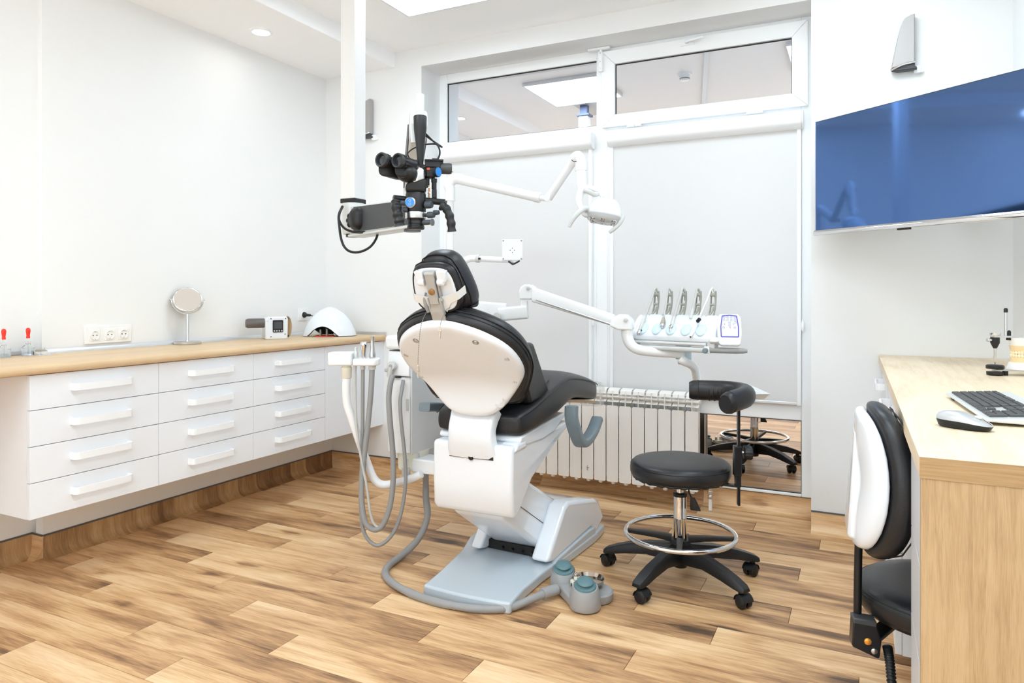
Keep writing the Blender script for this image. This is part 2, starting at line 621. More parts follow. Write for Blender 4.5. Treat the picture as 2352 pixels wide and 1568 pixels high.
OAKV = wood('oak_vinyl_upright', [(0.0, (0.62, 0.42, 0.22)), (0.35, (0.47, 0.28, 0.13)), (0.7, (0.27, 0.14, 0.06)), (1.0, (0.11, 0.055, 0.026))],
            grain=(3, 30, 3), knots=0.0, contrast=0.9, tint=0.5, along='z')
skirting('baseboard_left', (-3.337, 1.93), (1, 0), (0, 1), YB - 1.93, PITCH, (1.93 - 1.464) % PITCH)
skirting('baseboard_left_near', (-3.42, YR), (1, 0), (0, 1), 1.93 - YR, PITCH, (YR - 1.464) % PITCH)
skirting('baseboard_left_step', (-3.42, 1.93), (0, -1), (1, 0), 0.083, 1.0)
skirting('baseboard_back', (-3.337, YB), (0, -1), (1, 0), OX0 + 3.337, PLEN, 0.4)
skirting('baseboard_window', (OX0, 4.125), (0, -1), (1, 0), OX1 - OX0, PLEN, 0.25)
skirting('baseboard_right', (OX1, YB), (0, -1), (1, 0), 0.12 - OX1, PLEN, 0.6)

# ================================================================== WINDOW
fr = MB()
yf0, yf1 = 4.10, 4.165
fr.box(OX0, -2.528, yf0, yf1, 0.107, OZ).box(-0.297, OX1, yf0, yf1, 0.107, OZ)
fr.box(-2.528, -0.297, yf0, yf1, 2.626, OZ).box(-2.528, -0.297, yf0, yf1, 2.09, 2.228)
fr.box(-2.528, -0.297, yf0, yf1, 0.518, 0.635).box(-2.528, -0.297, yf0, yf1, 0.107, 0.122)
fr.box(-1.459, -1.388, yf0 - 0.002, yf1, 0.107, OZ).box(-1.50, -1.35, yf0, yf1, 0.60, 2.10)
WIN = struct('window_1', fr, PVC, bevel=0.004)
def pane(x0, x1, z0, z1, m, y=YW + 0.006):
    obj('pane', MB().box(x0, x1, y, y + 0.006, z0, z1), m, WIN)
    g = MB()
    t = 0.0035
    g.box(x0, x0 + t, y - 0.004, y, z0, z1).box(x1 - t, x1, y - 0.004, y, z0, z1)
    g.box(x0, x1, y - 0.004, y, z1 - t * 1.4, z1).box(x0, x1, y - 0.004, y, z0, z0 + t)
    obj('gasket', g, DARKGAP, WIN)
pane(-2.528, -1.459, 2.228, 2.626, GLASSW)
pane(-2.528, -1.459, 0.122, 0.518, GLASSL)
pane(-1.388, -0.297, 0.122, 0.518, GLASSL)
pane(-2.528, -1.459, 0.635, 2.09, GLASSW)
pane(-1.388, -0.297, 0.635, 2.09, GLASSW)
# opening top light: four mitred sash members
sx0, sx1, sz0, sz1 = -1.418, -0.262, 2.204, 2.664
gx0, gx1, gz0, gz1 = -1.333, -0.343, 2.278, 2.58
e = 0.0004
for q in ([(sx0, sz0 + e), (gx0, gz0 + e), (gx0, gz1 - e), (sx0, sz1 - e)], [(sx1, sz0 + e), (sx1, sz1 - e), (gx1, gz1 - e), (gx1, gz0 + e)],
          [(sx0 + e, sz1), (gx0 + e, gz1), (gx1 - e, gz1), (sx1 - e, sz1)], [(sx0 + e, sz0), (sx1 - e, sz0), (gx1 - e, gz0), (gx0 + e, gz0)]):
    obj('sash_member', MB().prism(q, 'y', 4.072, 4.112), PVC, WIN, bevel=0.003)
pane(gx0, gx1, gz0, gz1, GLASSW, 4.092)
h = MB().cbox((-0.90, 4.066, 2.634), (0.075, 0.012, 0.026)).tube(smooth_path([(-0.90, 4.062, 2.634), (-0.90, 4.04, 2.634), (-0.885, 4.028, 2.634), (-0.80, 4.026, 2.642)]), 0.008)
obj('handle', h, PVC, WIN, bevel=0.003)
for x in (-1.215, -0.535):
    hm = MB().cyl((x - 0.04, 4.066, 2.196), (x + 0.005, 4.066, 2.196), 0.008).cyl((x + 0.008, 4.066, 2.196), (x + 0.045, 4.066, 2.196), 0.008)
    obj('hinge', hm, PVC, WIN)
st = MB().box(-1.432, -1.404, 4.05, 4.075, 2.54, 2.662).box(-1.50, -1.36, 4.05, 4.075, 2.672, 2.688).box(-1.425, -1.411, 4.055, 4.07, 2.66, 2.68)
obj('window_opener', st, PVC, WIN, bevel=0.004)
sc_ = MB()
for z in (2.56, 2.60, 2.65):
    sc_.cyl((-1.418, 4.052, z), (-1.418, 4.047, z), 0.004, n=10)
obj('screw', sc_, STEEL, WIN)

# roller blinds
def blind(x0, x1, zb, label):
    t = thing('roller_blind', ((x0 + x1) / 2, 4.06, 2.12), label, 'blind', 'roller blinds in the big window')
    obj('fabric', MB().box(x0 + 0.012, x1 - 0.012, 4.086, 4.0875, zb, 2.10), BLIND, t)
    prof = [(4.097, 2.085), (4.097, 2.178), (4.06, 2.178)] + [(4.045 + 0.0 - 0.022 * sin(R(a)), 2.138 + 0.04 * cos(R(a))) for a in range(10, 171, 20)] + [(4.06, 2.085)]
    obj('cassette', MB().prism(prof, 'x', x0 - 0.012, x1 + 0.012), PVC, t, angle=60)
    obj('end_cap', MB().prism([(p[0] * 1.0, p[1]) for p in prof], 'x', x1 + 0.013, x1 + 0.02), PVC, t)
    obj('bottom_bar', MB().box(x0 + 0.012, x1 - 0.012, 4.078, 4.095, zb - 0.012, zb + 0.004), ALU, t, bevel=0.003)
    for a, b in ((x0 - 0.008, x0 + 0.014), (x1 - 0.014, x1 + 0.008)):
        obj('guide_rail', MB().box(a, b, 4.076, 4.098, zb - 0.015, 2.088), PVC, t, bevel=0.003)
    ch = MB()
    ch.cyl((x1 + 0.016, 4.07, 1.05), (x1 + 0.016, 4.07, 2.10), 0.0012, n=6)
    obj('pull_chain', ch, PVC, t)
    obj('chain_weight', MB().lathe([(0.003, 0), (0.008, 0.01), (0.009, 0.04), (0.004, 0.06)], (x1 + 0.016, 4.07, 1.0)), PVC, t)
blind(-2.535, -1.489, 0.66, 'white roller blind with pale grey fabric, left half of the window')
blind(-1.359, -0.304, 0.615, 'white roller blind with pale grey fabric, right half of the window beside the television')

# ================================================================== LIGHT FITTINGS
def light_panel(x0, x1, y0, y1, label):
    t = thing('ceiling_light_panel', ((x0 + x1) / 2, (y0 + y1) / 2, ZC), label, 'ceiling light', 'square ceiling light panels')
    f = MB()
    b = 0.012
    z0 = ZC - 0.028
    f.box(x0, x1, y0, y0 + b, z0, ZC).box(x0, x1, y1 - b, y1, z0, ZC).box(x0, x0 + b, y0 + b, y1 - b, z0, ZC).box(x1 - b, x1, y0 + b, y1 - b, z0, ZC)
    obj('frame', f, ALU, t)
    obj('diffuser', MB().box(x0 + b, x1 - b, y0 + b, y1 - b, z0 + 0.003, ZC - 0.002), PANEL, t)
light_panel(-2.33, -1.73, 2.70, 3.36, 'square white light panel on the ceiling left of the window centre')
light_panel(-0.44, 0.16, 2.70, 3.36, 'square white light panel on the ceiling near the television')
light_panel(-2.33, -1.13, 0.2, 0.8, 'square white light panel added to the ceiling over the near left floor')  # unseen panel, added and widened to brighten the room
light_panel(-0.3, 0.3, 0.9, 1.75, 'square white light panel added to the ceiling over the desk')  # extra panel out of view, added to brighten desk and near floor
light_panel(-0.44, 0.16, -0.2, 0.45, 'square white light panel added to the ceiling above the viewer')  # another panel added out of view for more light


def downlight(x, y, label):
    t = thing('downlight', (x, y, ZS), label, 'ceiling light', 'round downlights in the soffit')
    obj('trim_ring', MB().lathe([(0.044, -0.0), (0.044, -0.004), (0.05, -0.008), (0.066, -0.006), (0.068, 0.0)], (x, y, ZS - 0.001), cap=False, n=36), PVC, t)
    obj('lamp', MB().lathe([(0.0005, -0.003), (0.043, -0.003), (0.043, -0.001), (0.0005, -0.001)], (x, y, ZS), n=36), DOWNL, t)
downlight(-3.10, 3.0, 'round recessed downlight shining in the lowered ceiling by the left wall')
downlight(-3.10, 1.25, 'round recessed downlight added in the lowered ceiling above the red-topped bottles')  # second downlight, added outside the view

t = thing('smoke_detector', (-1.167, 2.996, ZC), 'white round smoke detector on the ceiling, mirrored in the top window', 'smoke detector')
obj('base', MB().lathe([(0.052, 0), (0.052, -0.012), (0.045, -0.016), (0.001, -0.016)], (-1.167, 2.996, ZC)), PVC, t)
obj('sensor_head', MB().lathe([(0.04, -0.017), (0.04, -0.03), (0.034, -0.034), (0.034, -0.046), (0.026, -0.052), (0.001, -0.052)], (-1.167, 2.996, ZC)), PVC, t)
obj('status_band', MB().lathe([(0.0345, -0.036), (0.0365, -0.036), (0.0365, -0.043), (0.0345, -0.043)], (-1.167, 2.996, ZC), cap=False), MGREY, t)

# ================================================================== LEFT CABINETS
CX, CZ0, CZ1, CT = -2.89, 0.322, 0.886, 0.925
YS = [1.621, 2.182, 2.743, 3.301, 3.845]
ZD = [0.322, 0.4635, 0.605, 0.7465, 0.885]


def handle_mb(x, ya, yb, z, out=-1, h=0.028, dep=0.034):
    """Flat bar handle bent round at its two ends, standing out along x."""
    p = [(x, ya, z), (x - out * 0 + dep * 0.6, ya, z)]
    r = 0.016
    pts = [(x - 0.004, ya, z), (x + dep - r, ya, z)]
    for a in range(15, 91, 15):
        pts.append((x + dep - r + r * sin(R(a)), ya + r - r * cos(R(a)), z))
    for a in range(0, 91, 15):
        pts.append((x + dep - r + r * cos(R(a)), yb - r + r * sin(R(a)), z))
    pts.append((x - 0.004, yb, z))
    t = 0.0035
    return MB().sweep(pts, [(-t, -h / 2), (t, -h / 2), (t, h / 2), (-t, h / 2)])


names = ['at the near left', 'in the middle of the row', 'at the far end next to the door cabinet']
for i in range(3):
    y0, y1 = YS[i], YS[i + 1]
    t = thing('drawer_cabinet', ((CX + XL) / 2, (y0 + y1) / 2, CZ0), 'white wall-hung cabinet of four drawers, ' + names[i], 'cabinet', 'white drawer cabinets under the left worktop')
    obj('body', MB().box(-3.385, CX - 0.02, y0 + 0.0005, y1 - 0.0005, CZ0 + 0.001, CZ1), CABW, t)
    for k in range(4):
        d = obj('drawer', MB().box(CX - 0.019, CX, y0 + 0.0012, y1 - 0.0012, ZD[k] + 0.0012, ZD[k + 1] - 0.0016), CABW, t, bevel=0.001)
        zc = ZD[k] * 0.45 + ZD[k + 1] * 0.55
        ym = (y0 + y1) / 2 + 0.005
        obj('handle', handle_mb(CX, ym - 0.125, ym + 0.125, zc), PVC, d)
t = thing('door_cabinet', ((CX + XL) / 2, (YS[3] + YS[4]) / 2, CZ0), 'white wall cabinet with a plain door in the back corner', 'cabinet')
obj('body', MB().box(-3.385, CX - 0.02, YS[3] + 0.0005, YS[4] + 0.0, CZ0 + 0.001, CZ1), CABW, t)
obj('door', MB().box(CX - 0.019, CX, YS[3] + 0.0012, YS[4] - 0.001, CZ0 + 0.0012, ZD[4] - 0.0016), CABW, t, bevel=0.001)
obj('end_filler', MB().box(-3.385, CX - 0.004, YS[4] + 0.002, YB - 0.001, CZ0 + 0.001, CZ1), CABW, t)

# worktop with a rounded front edge, in two lengths
def worktop(ya, yb, name='board'):
    zt, zb, xf = CT, CZ1 + 0.001, -2.862
    pr = [(-3.389, zb), (xf - 0.012, zb)]
    for a in range(-90, 91, 15):
        pr.append((xf - 0.016 + 0.016 * cos(R(a)), (zt + zb) / 2 + (zt - zb) / 2 * sin(R(a)) * 0.999))
    pr += [(-3.389, zt)]
    return MB().prism(pr, 'y', ya, yb)
t = thing('worktop', (-3.12, 2.0, CZ1), 'long pale beech worktop along the left wall', 'worktop')
obj('board', worktop(YR + 0.8, 3.16), BEECH, t, angle=50)
obj('board', worktop(3.1605, YB - 0.002), BEECH, t, angle=50)
obj('wall_strip', MB().prism([(-3.389, CT), (-3.374, CT), (-3.376, CT + 0.012), (-3.384, CT + 0.02), (-3.389, CT + 0.02)], 'y', 1.96, YB - 0.002), ALU, t)
obj('wall_strip', MB().box(-3.419, -3.406, YR + 0.8, 1.95, CT, CT + 0.018), ALU, t)
obj('wall_strip', MB().box(-3.389, -2.868, YB - 0.012, YB - 0.001, CT, CT + 0.018), ALU, t)

# ------------------------------------------------------------------ things on the worktop
def socket_face(parent, x, y, z, s=0.022):
    o = obj('socket_insert', MB().box(x, x + 0.003, y - 0.027, y + 0.027, z - 0.027, z + 0.033), PORC, parent, bevel=0.001)
    w = MB().lathe([(0.0225, 0.0), (0.0225, 0.0055), (0.020, 0.0055), (0.0195, 0.0008), (0.0005, 0.0008)], (x + 0.003, y, z), (1, 0, 0), 28)
    obj('socket_well', w, PORC, o)
    hl = MB().cyl((x + 0.003, y - 0.0095, z), (x + 0.0042, y - 0.0095, z), 0.003, n=10).cyl((x + 0.003, y + 0.0095, z), (x + 0.0042, y + 0.0095, z), 0.003, n=10)
    obj('contact_hole', hl, DARKGAP, o)
    for s_ in (-0.0185, 0.0185):
        obj('earth_clip', MB().cbox((x + 0.006, y, z + s_), (0.004, 0.005, 0.003)), STEEL, o)
    return o

t = thing('triple_socket', (XL, 2.273, 0.955), 'white triple power socket on the left wall above the worktop', 'socket')
obj('frame', MB().box(XL, XL + 0.009, 2.15, 2.396, 0.955, 1.043), PORC, t, bevel=0.003)
for y in (2.199, 2.276, 2.350):
    socket_face(t, XL + 0.009, y, 0.997)
t = thing('wall_socket', (XL, 3.645, 1.025), 'white single power socket with a black plug in it', 'socket')
obj('frame', MB().box(XL, XL + 0.009, 3.600, 3.690, 1.02, 1.106), PORC, t, bevel=0.003)
socket_face(t, XL + 0.009, 3.645, 1.06)
t = thing('power_plug', (XL + 0.02, 3.645, 1.06), 'black plug and cord in the single socket by the corner', 'plug')
obj('plug_body', MB().lathe([(0.0005, 0), (0.0185, 0), (0.0185, 0.012), (0.010, 0.022), (0.008, 0.05), (0.0005, 0.05)], (XL + 0.012, 3.645, 1.06), (1, 0.25, -0.06)), BLACKP, t)
obj('cord', MB().tube(smooth_path([(XL + 0.06, 3.657, 1.057), (XL + 0.09, 3.67, 1.045), (XL + 0.12, 3.70, 1.01), (XL + 0.12, 3.73, 0.96), (XL + 0.15, 3.73, 0.932)]), 0.0035, 8), BLACKP, t)

# round cosmetic mirror
mx, my, mz = -3.318, 2.682, CT
t = thing('table_mirror', (mx, my, mz), 'round chrome table mirror tilted back on a stand', 'mirror')
obj('base', MB().lathe([(0.0005, 0), (0.070, 0), (0.071, 0.004), (0.071, 0.013), (0.068, 0.015), (0.0005, 0.016)], (mx, my, mz + 0.0005), n=48), STEEL, t)
obj('stem', MB().lathe([(0.011, 0.014), (0.0085, 0.022), (0.0075, 0.03), (0.0075, 0.165), (0.006, 0.17)], (mx, my, mz)), CHROME, t)
F = frame((mx, my, mz + 0.245), 55, 0)
yk = MB(F)
yk.tube([(0.079 * cos(R(a)), 0, 0.079 * sin(R(a))) for a in range(-180, 1, 6)], 0.0042, 10)
yk.cyl((0.074, 0, 0), (0.088, 0, 0), 0.006).cyl((-0.074, 0, 0), (-0.088, 0, 0), 0.006)
obj('yoke', yk, CHROME, t)
F = frame((mx, my, mz + 0.245), 55, -28)
obj('rim', MB(F).torus((0, 0, 0), 0.071, 0.005, (0, 1, 0), 56, 10), CHROME, t)
obj('mirror_glass', MB(F).lathe([(0.0005, -0.004), (0.069, -0.004), (0.069, 0.004), (0.0005, 0.004)], (0, 0, 0), (0, 1, 0), 56), MIRROR, t)

# handheld x-ray camera with grey cone and tan hand strap
F = frame((-3.235, 3.245, CT), 57)
t = thing('xray_camera', (-3.235, 3.245, CT), 'white handheld x-ray unit with a small screen and grey cone', 'x-ray unit')
body = MB(F).prism([(-0.068, 0.006), (-0.064, 0), (0.060, 0.0), (0.064, 0.012), (0.066, 0.125), (0.058, 0.137), (-0.052, 0.137), (-0.068, 0.122)], 'y', -0.05, 0.05)
obj('housing', body, SHELL, t, bevel=0.006, seg=3)
obj('cone', MB(F).lathe([(0.028, 0.0), (0.029, 0.01), (0.029, 0.095), (0.024, 0.108), (0.0005, 0.109)], (-0.064, 0.0, 0.098), (-1, 0.0, 0)), mat('smoke_grey_cone', (0.12, 0.105, 0.10), 0.35), t)
s = obj('screen', MB(F).prism([(-0.026, 0.046), (-0.022, 0.042), (0.032, 0.042), (0.036, 0.046), (0.036, 0.112), (0.032, 0.116), (-0.022, 0.116), (-0.026, 0.112)], 'y', -0.053, -0.0495), DARKGAP, t)
obj('display', MB(F).box(-0.019, 0.029, -0.0537, -0.053, 0.064, 0.106), SCRN, s)
bt = MB(F)
for k in range(4):
    bt.cyl((-0.0165 + k * 0.0145, -0.0555, 0.051), (-0.0165 + k * 0.0145, -0.053, 0.051), 0.0045, n=14)
obj('button', bt, LGREY, s)
sc_ = MB(F)
for x, z in ((-0.036, 0.125), (-0.036, 0.016), (0.047, 0.03), (0.05, 0.125)):
    sc_.cyl((x, -0.0525, z), (x, -0.0495, z), 0.0032, n=12)
obj('screw', sc_, DARKGAP, t)
obj('trigger', MB(F).lathe([(0.0005, 0), (0.006, 0), (0.006, 0.003), (0.0005, 0.004)], (-0.056, -0.05, 0.112), (0, -1, 0)), PEARL, t)
obj('hand_strap', MB(F).sweep(smooth_path([(0.058, -0.01, 0.126), (0.072, -0.01, 0.112), (0.078, -0.01, 0.075), (0.073, -0.01, 0.035), (0.06, -0.01, 0.018)]), [(-0.02, -0.002), (0.02, -0.002), (0.02, 0.002), (-0.02, 0.002)], up=(0.5, 0.8, 0)), TAN, t)
obj('strap_holder', MB(F).cbox((0.066, -0.01, 0.126), (0.014, 0.05, 0.01)).cbox((0.068, -0.01, 0.018), (0.014, 0.05, 0.01)), BLACKP, t, bevel=0.003)

# white three-footed extraction hood
F = frame((-3.13, 3.62, CT), 36)
t = thing('bench_hood', (-3.13, 3.62, CT), 'white dome-shaped bench device with a dark arched opening', 'dental device')
hood = MB(F)
rings = []
n = 48
for k in range(15):
    s = k / 14
    z = 0.005 + 0.188 * s
    rad = 0.165 * (max(0, 1 - s ** 1.9)) ** 0.62 + 0.012 * (1 - s) ** 3
    if k == 14:
        rad = 0.012
        z = 0.190
    ring = []
    for i in range(n):
        a = 2 * pi * i / n
        lift = 0.0
        # arched opening on the front (-y) side and two more round the back
        for c_, w_, h_ in ((-pi / 2 - 0.25, 0.60, 0.068), (pi * 0.25, 0.5, 0.045), (pi * 0.80, 0.5, 0.045)):
            d_ = (a - c_ + pi) % (2 * pi) - pi
            if abs(d_) < w_:
                lift = max(lift, h_ * cos(d_ / w_ * pi / 2) ** 0.7)
        zz = max(z, lift * (1 - s * 0.0)) if s < 0.5 else z
        q = 1.0
        s2 = max(0, (zz - 0.005) / 0.188)
        rad2 = 0.165 * (max(0, 1 - s2 ** 1.9)) ** 0.62 + 0.012 * (1 - s2) ** 3 if zz > z else rad
        ring.append(Vector((rad2 * cos(a) * 0.97, rad2 * sin(a) * 0.72, zz)))
    rings.append(ring)
hood.loft(rings, cap=False)
inner = [[Vector((p.x * 0.955, p.y * 0.955, p.z * 0.98 + 0.001)) for p in r_] for r_ in rings]
o = obj('hood', hood, SHELL, t, angle=60)
lip = MB(F)
lip.loft([rings[0], [Vector((p.x * 0.93, p.y * 0.93, p.z)) for p in rings[0]], [Vector((p.x * 0.91, p.y * 0.91, p.z + 0.01)) for p in rings[0]]], cap=False)
obj('dark_lip', lip, DGREY, t)
obj('lining', MB(F).loft(inner, cap=False), DGREY, t, angle=60)
obj('drawer_tray', MB(F).box(-0.09, 0.03, -0.07, 0.05, 0.0, 0.006), RED, t, bevel=0.002)
obj('lens_ring', MB(F).torus((0.045, -0.088, 0.02), 0.011, 0.003, (0.2, -1, 0.3), 20, 8), STEEL, t)
rod = MB(F).box(-0.06, -0.05, -0.06, 0.0, 0.006, 0.045).box(-0.02, -0.01, -0.06, 0.0, 0.006, 0.05)
obj('inner_frame', rod, MGREY, t)

# dropper bottles with red bulbs and a small acrylic stand
for x, y, lb in ((-3.335, 1.765, 'clear glass bottle with a red rubber bulb, leftmost on the worktop'),
                 (-3.335, 1.865, 'clear glass bottle with a red rubber bulb, nearer the triple socket')):
    t = thing('dropper_bottle', (x, y, CT), lb, 'bottle', 'dropper bottles on the worktop')
    obj('bottle', MB().lathe([(0.0005, 0.0), (0.024, 0.0), (0.026, 0.004), (0.026, 0.036), (0.012, 0.05), (0.010, 0.056), (0.012, 0.058), (0.012, 0.064), (0.0085, 0.064), (0.0085, 0.05), (0.0235, 0.035), (0.0235, 0.004), (0.0005, 0.003)], (x, y, CT)), CLEAR, t)
    obj('pipette', MB().lathe([(0.002, 0.01), (0.004, 0.03), (0.004, 0.088), (0.0025, 0.088), (0.0025, 0.03), (0.001, 0.01)], (x, y, CT)), CLEAR, t)
    obj('rubber_bulb', MB().lathe([(0.0005, 0.078), (0.0075, 0.078), (0.0075, 0.084), (0.0065, 0.09), (0.0085, 0.104), (0.0095, 0.112), (0.008, 0.12), (0.004, 0.124), (0.0005, 0.125)], (x, y, CT)), RED, t)
t = thing('acrylic_stand', (-3.33, 1.905, CT), 'small clear acrylic stand on the worktop by the bottles', 'stand')
obj('foot', MB().prism([(-3.36, CT), (-3.30, CT), (-3.34, CT + 0.018), (-3.36, CT + 0.022)], 'y', 1.895, 1.95), CLEAR, t)
obj('back', MB().box(-3.362, -3.359, 1.895, 1.95, CT, CT + 0.03), CLEAR, t)

# ================================================================== SPEAKERS
def speaker(F, label):
    base = F @ Vector((0, 0, 0))
    t = thing('wall_speaker', base, label, 'speaker', 'slim satellite speakers on the back walls')
    # sail-shaped grille: straight edge on the right, curved edge on the left
    out = [(0.044, 0.028), (0.044, 0.262), (0.026, 0.258), (0.004, 0.248), (-0.004, 0.238)] + [(-0.004 - 0.052 * (s ** 0.75), 0.238 - 0.226 * s) for s in (0.15, 0.3, 0.45, 0.6, 0.75, 0.9, 1.0)]
    rr = []
    for k, (dy, sc2) in enumerate(((0.02, 1.0), (0.0, 1.0), (-0.016, 0.97), (-0.022, 0.9))):
        rr.append([Vector(((x + 0.004) * sc2 - 0.004, -0.03 + dy, 0.13 + (z - 0.13) * (0.5 + sc2 / 2))) for x, z in out])
    obj('grille', MB(F).loft(rr), SPEAK, t, angle=30)
    foot = MB(F).loft([[Vector((x, y, z)) for x, y in ((-0.058, -0.045), (0.05, -0.045), (0.056, -0.012), (-0.03, -0.006))] for z in (0.0, 0.014)])
    obj('foot', foot, DGREY, t, bevel=0.004)
    obj('chrome_arc', MB(F).tube(smooth_path([(-0.058, -0.046, 0.006), (-0.03, -0.052, 0.018), (0.0, -0.053, 0.028), (0.03, -0.052, 0.03), (0.044, -0.048, 0.034)]), 0.0045, 8), CHROME, t)
    obj('neck', MB(F).prism([(-0.054, 0.012), (0.044, 0.012), (0.044, 0.03), (-0.056, 0.014)], 'y', -0.044, -0.012), DGREY, t)
    obj('wall_bracket', MB(F).cbox((0.055, -0.012, 0.004), (0.03, 0.024, 0.035)).cyl((0.075, -0.015, -0.004), (0.075, 0.0, -0.004), 0.008), PVC, t, bevel=0.003)
    return t
speaker(frame((0.176, YB - 0.002, 2.262), 0), 'silver sail-shaped speaker on the wall above the television')
speaker(frame((-3.015, YB - 0.002, 2.252), 0), 'silver sail-shaped speaker behind the ceiling column, top left')

# ================================================================== TELEVISION
F = frame((-0.205, 3.672, 0), -36.3)   # local x runs along the screen, -y faces the room
LW, Z0, Z1 = 0.985, 1.478, 2.025
t = thing('television', F @ Vector((LW / 2, 0.03, Z0)), 'large flat television with a dark blue screen angled on the wall', 'television')
obj('housing', MB(F).box(0, LW, 0.004, 0.03, Z0 + 0.004, Z1).box(0.12, LW - 0.12, 0.03, 0.055, Z0 + 0.06, Z0 + 0.36), BLACKP, t, bevel=0.004)
obj('screen', MB(F).box(0.006, LW - 0.006, -0.001, 0.004, Z0 + 0.026, Z1 - 0.006), TVS, t)
bz = MB(F)
bz.box(0, LW, -0.004, 0.012, Z1 - 0.005, Z1).box(0, 0.005, -0.004, 0.012, Z0 + 0.024, Z1 - 0.005).box(LW - 0.005, LW, -0.004, 0.012, Z0 + 0.024, Z1 - 0.005)
obj('bezel', bz, ALU, t)
obj('bottom_trim', MB(F).prism([(-0.006, Z0 + 0.026), (-0.012, Z0 + 0.016), (-0.01, Z0), (0.012, Z0), (0.012, Z0 + 0.026)], 'x', -0.002, LW + 0.002), CHROME, t, bevel=0.002)
obj('sensor', MB(F).box(0.42, 0.475, -0.008, 0.006, Z0 - 0.007, Z0), DARKGAP, t)
ar = MB().cbox((0.3, 3.865, 1.76), (0.12, 0.026, 0.24))
ar.sweep([(0.3, 3.85, 1.76), (0.38, 3.70, 1.76), (0.235, 3.43, 1.76)], rrect(0.03, 0.05, 0.005))
obj('wall_mount', ar, BLACKM, t)

# ================================================================== DESK ON THE RIGHT
DZ = 0.905
def dx(y):
    return 0.068 + (3.88 - y) / 2.4 * 0.024
t = thing('desk', (0.35, 2.6, 0), 'pale oak desk along the right wall with an end panel', 'desk')
obj('top', MB().prism([(dx(YB), YB - 0.003), (0.606, YB - 0.003), (0.606, 1.478), (dx(1.478), 1.478)], 'z', DZ - 0.038, DZ), SONOMAH, t, bevel=0.001)
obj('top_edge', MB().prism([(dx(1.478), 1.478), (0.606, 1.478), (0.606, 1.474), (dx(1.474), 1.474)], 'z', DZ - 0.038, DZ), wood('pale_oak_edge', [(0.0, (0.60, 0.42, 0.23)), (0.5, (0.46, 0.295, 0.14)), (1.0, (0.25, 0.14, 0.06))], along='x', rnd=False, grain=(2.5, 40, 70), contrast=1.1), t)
obj('end_panel', MB().box(dx(1.48) + 0.002, 0.606, 1.476, 1.50, 0.0, DZ - 0.0385), SONOMA, t, bevel=0.0005)
def pedestal(x, y0, y1, n, label, m, z0=0.07):
    t = thing('drawer_pedestal', (x + 0.22, (y0 + y1) / 2, 0), label, 'cabinet', 'drawer units under the desk')
    obj('body', MB().box(x + 0.02, 0.60, y0, y1, z0, DZ - 0.04), CABG if m is CABG else CABW, t)
    obj('plinth', MB().box(x + 0.06, 0.60, y0 + 0.01, y1 - 0.01, 0.0, z0), CABW, t)
    hgt = (DZ - 0.042 - z0) / n
    for k in range(n):
        d = obj('drawer', MB().box(x, x + 0.019, y0 + 0.0015, y1 - 0.0015, z0 + hgt * k + 0.0015, z0 + hgt * (k + 1) - 0.0015), m, t, bevel=0.001)
        ym = (y0 + y1) / 2
        if m is not CABG:
            hm = handle_mb(0, ym - 0.1, ym + 0.1, z0 + hgt * (k + 0.6))
            hm.v = [Vector((x - p.x, p.y, p.z)) for p in hm.v]
            obj('handle', hm, PVC, d)
pedestal(0.100, 1.502, 1.88, 4, 'narrow grey drawer unit behind the oak end panel', CABG)
pedestal(0.090, 2.52, 3.19, 5, 'white drawer unit under the far half of the desk', CABW)
pedestal(0.084, 3.192, YB - 0.004, 5, 'white drawer unit under the desk against the back wall', CABW)

# keyboard
kb = [Vector(p) for p in ((0.206, 2.378, DZ), (0.243, 1.903, DZ))]
ydir = (kb[0] - kb[1]).normalized()
F = Matrix.Translation(Vector((0.248, 1.895, DZ))) @ Matrix(((0.995, ydir.x, 0, 0), (0.078, ydir.y, 0, 0), (0, 0, 1, 0), (0, 0, 0, 1)))
# local x across the key rows (0 = front of the keyboard at the left), local y along the length
t = thing('keyboard', F @ Vector((0.07, 0.23, 0)), 'slim silver keyboard with dark grey keys on the desk', 'keyboard')
KW, KL = 0.155, 0.47
plate = MB(F).prism([(0, 0.008), (0, 0.013), (KW, 0.024), (KW, 0.008), (KW - 0.02, 0.004)], 'y', 0, KL)
obj('base', plate, PEARL, t, bevel=0.003)
KEYM = mat('key_grey', (0.07, 0.07, 0.072), 0.45)
up = math.atan2(0.011, KW)
def key(r0, r1, c0, c1):
    m = MB(F)
    g = 0.0014
    def zz(x):
        return 0.0135 + x * 0.071
    x0, x1, y0, y1 = r0 + g, r1 - g, c0 + g, c1 - g
    b = 0.001
    m.add([(x0, y0, zz(x0)), (x1, y0, zz(x1)), (x1, y1, zz(x1)), (x0, y1, zz(x0)),
           (x0 + b, y0 + b, zz(x0) + 0.0042), (x1 - b, y0 + b, zz(x1) + 0.0042), (x1 - b, y1 - b, zz(x1) + 0.0042), (x0 + b, y1 - b, zz(x0) + 0.0042)],
          [(0, 3, 2, 1), (4, 5, 6, 7), (0, 1, 5, 4), (1, 2, 6, 5), (2, 3, 7, 6), (3, 0, 4, 7)])
    obj('key', m, KEYM, t)
rp, cp = 0.0192, 0.0188
r_ = [0.012 + rp * i for i in range(7)]
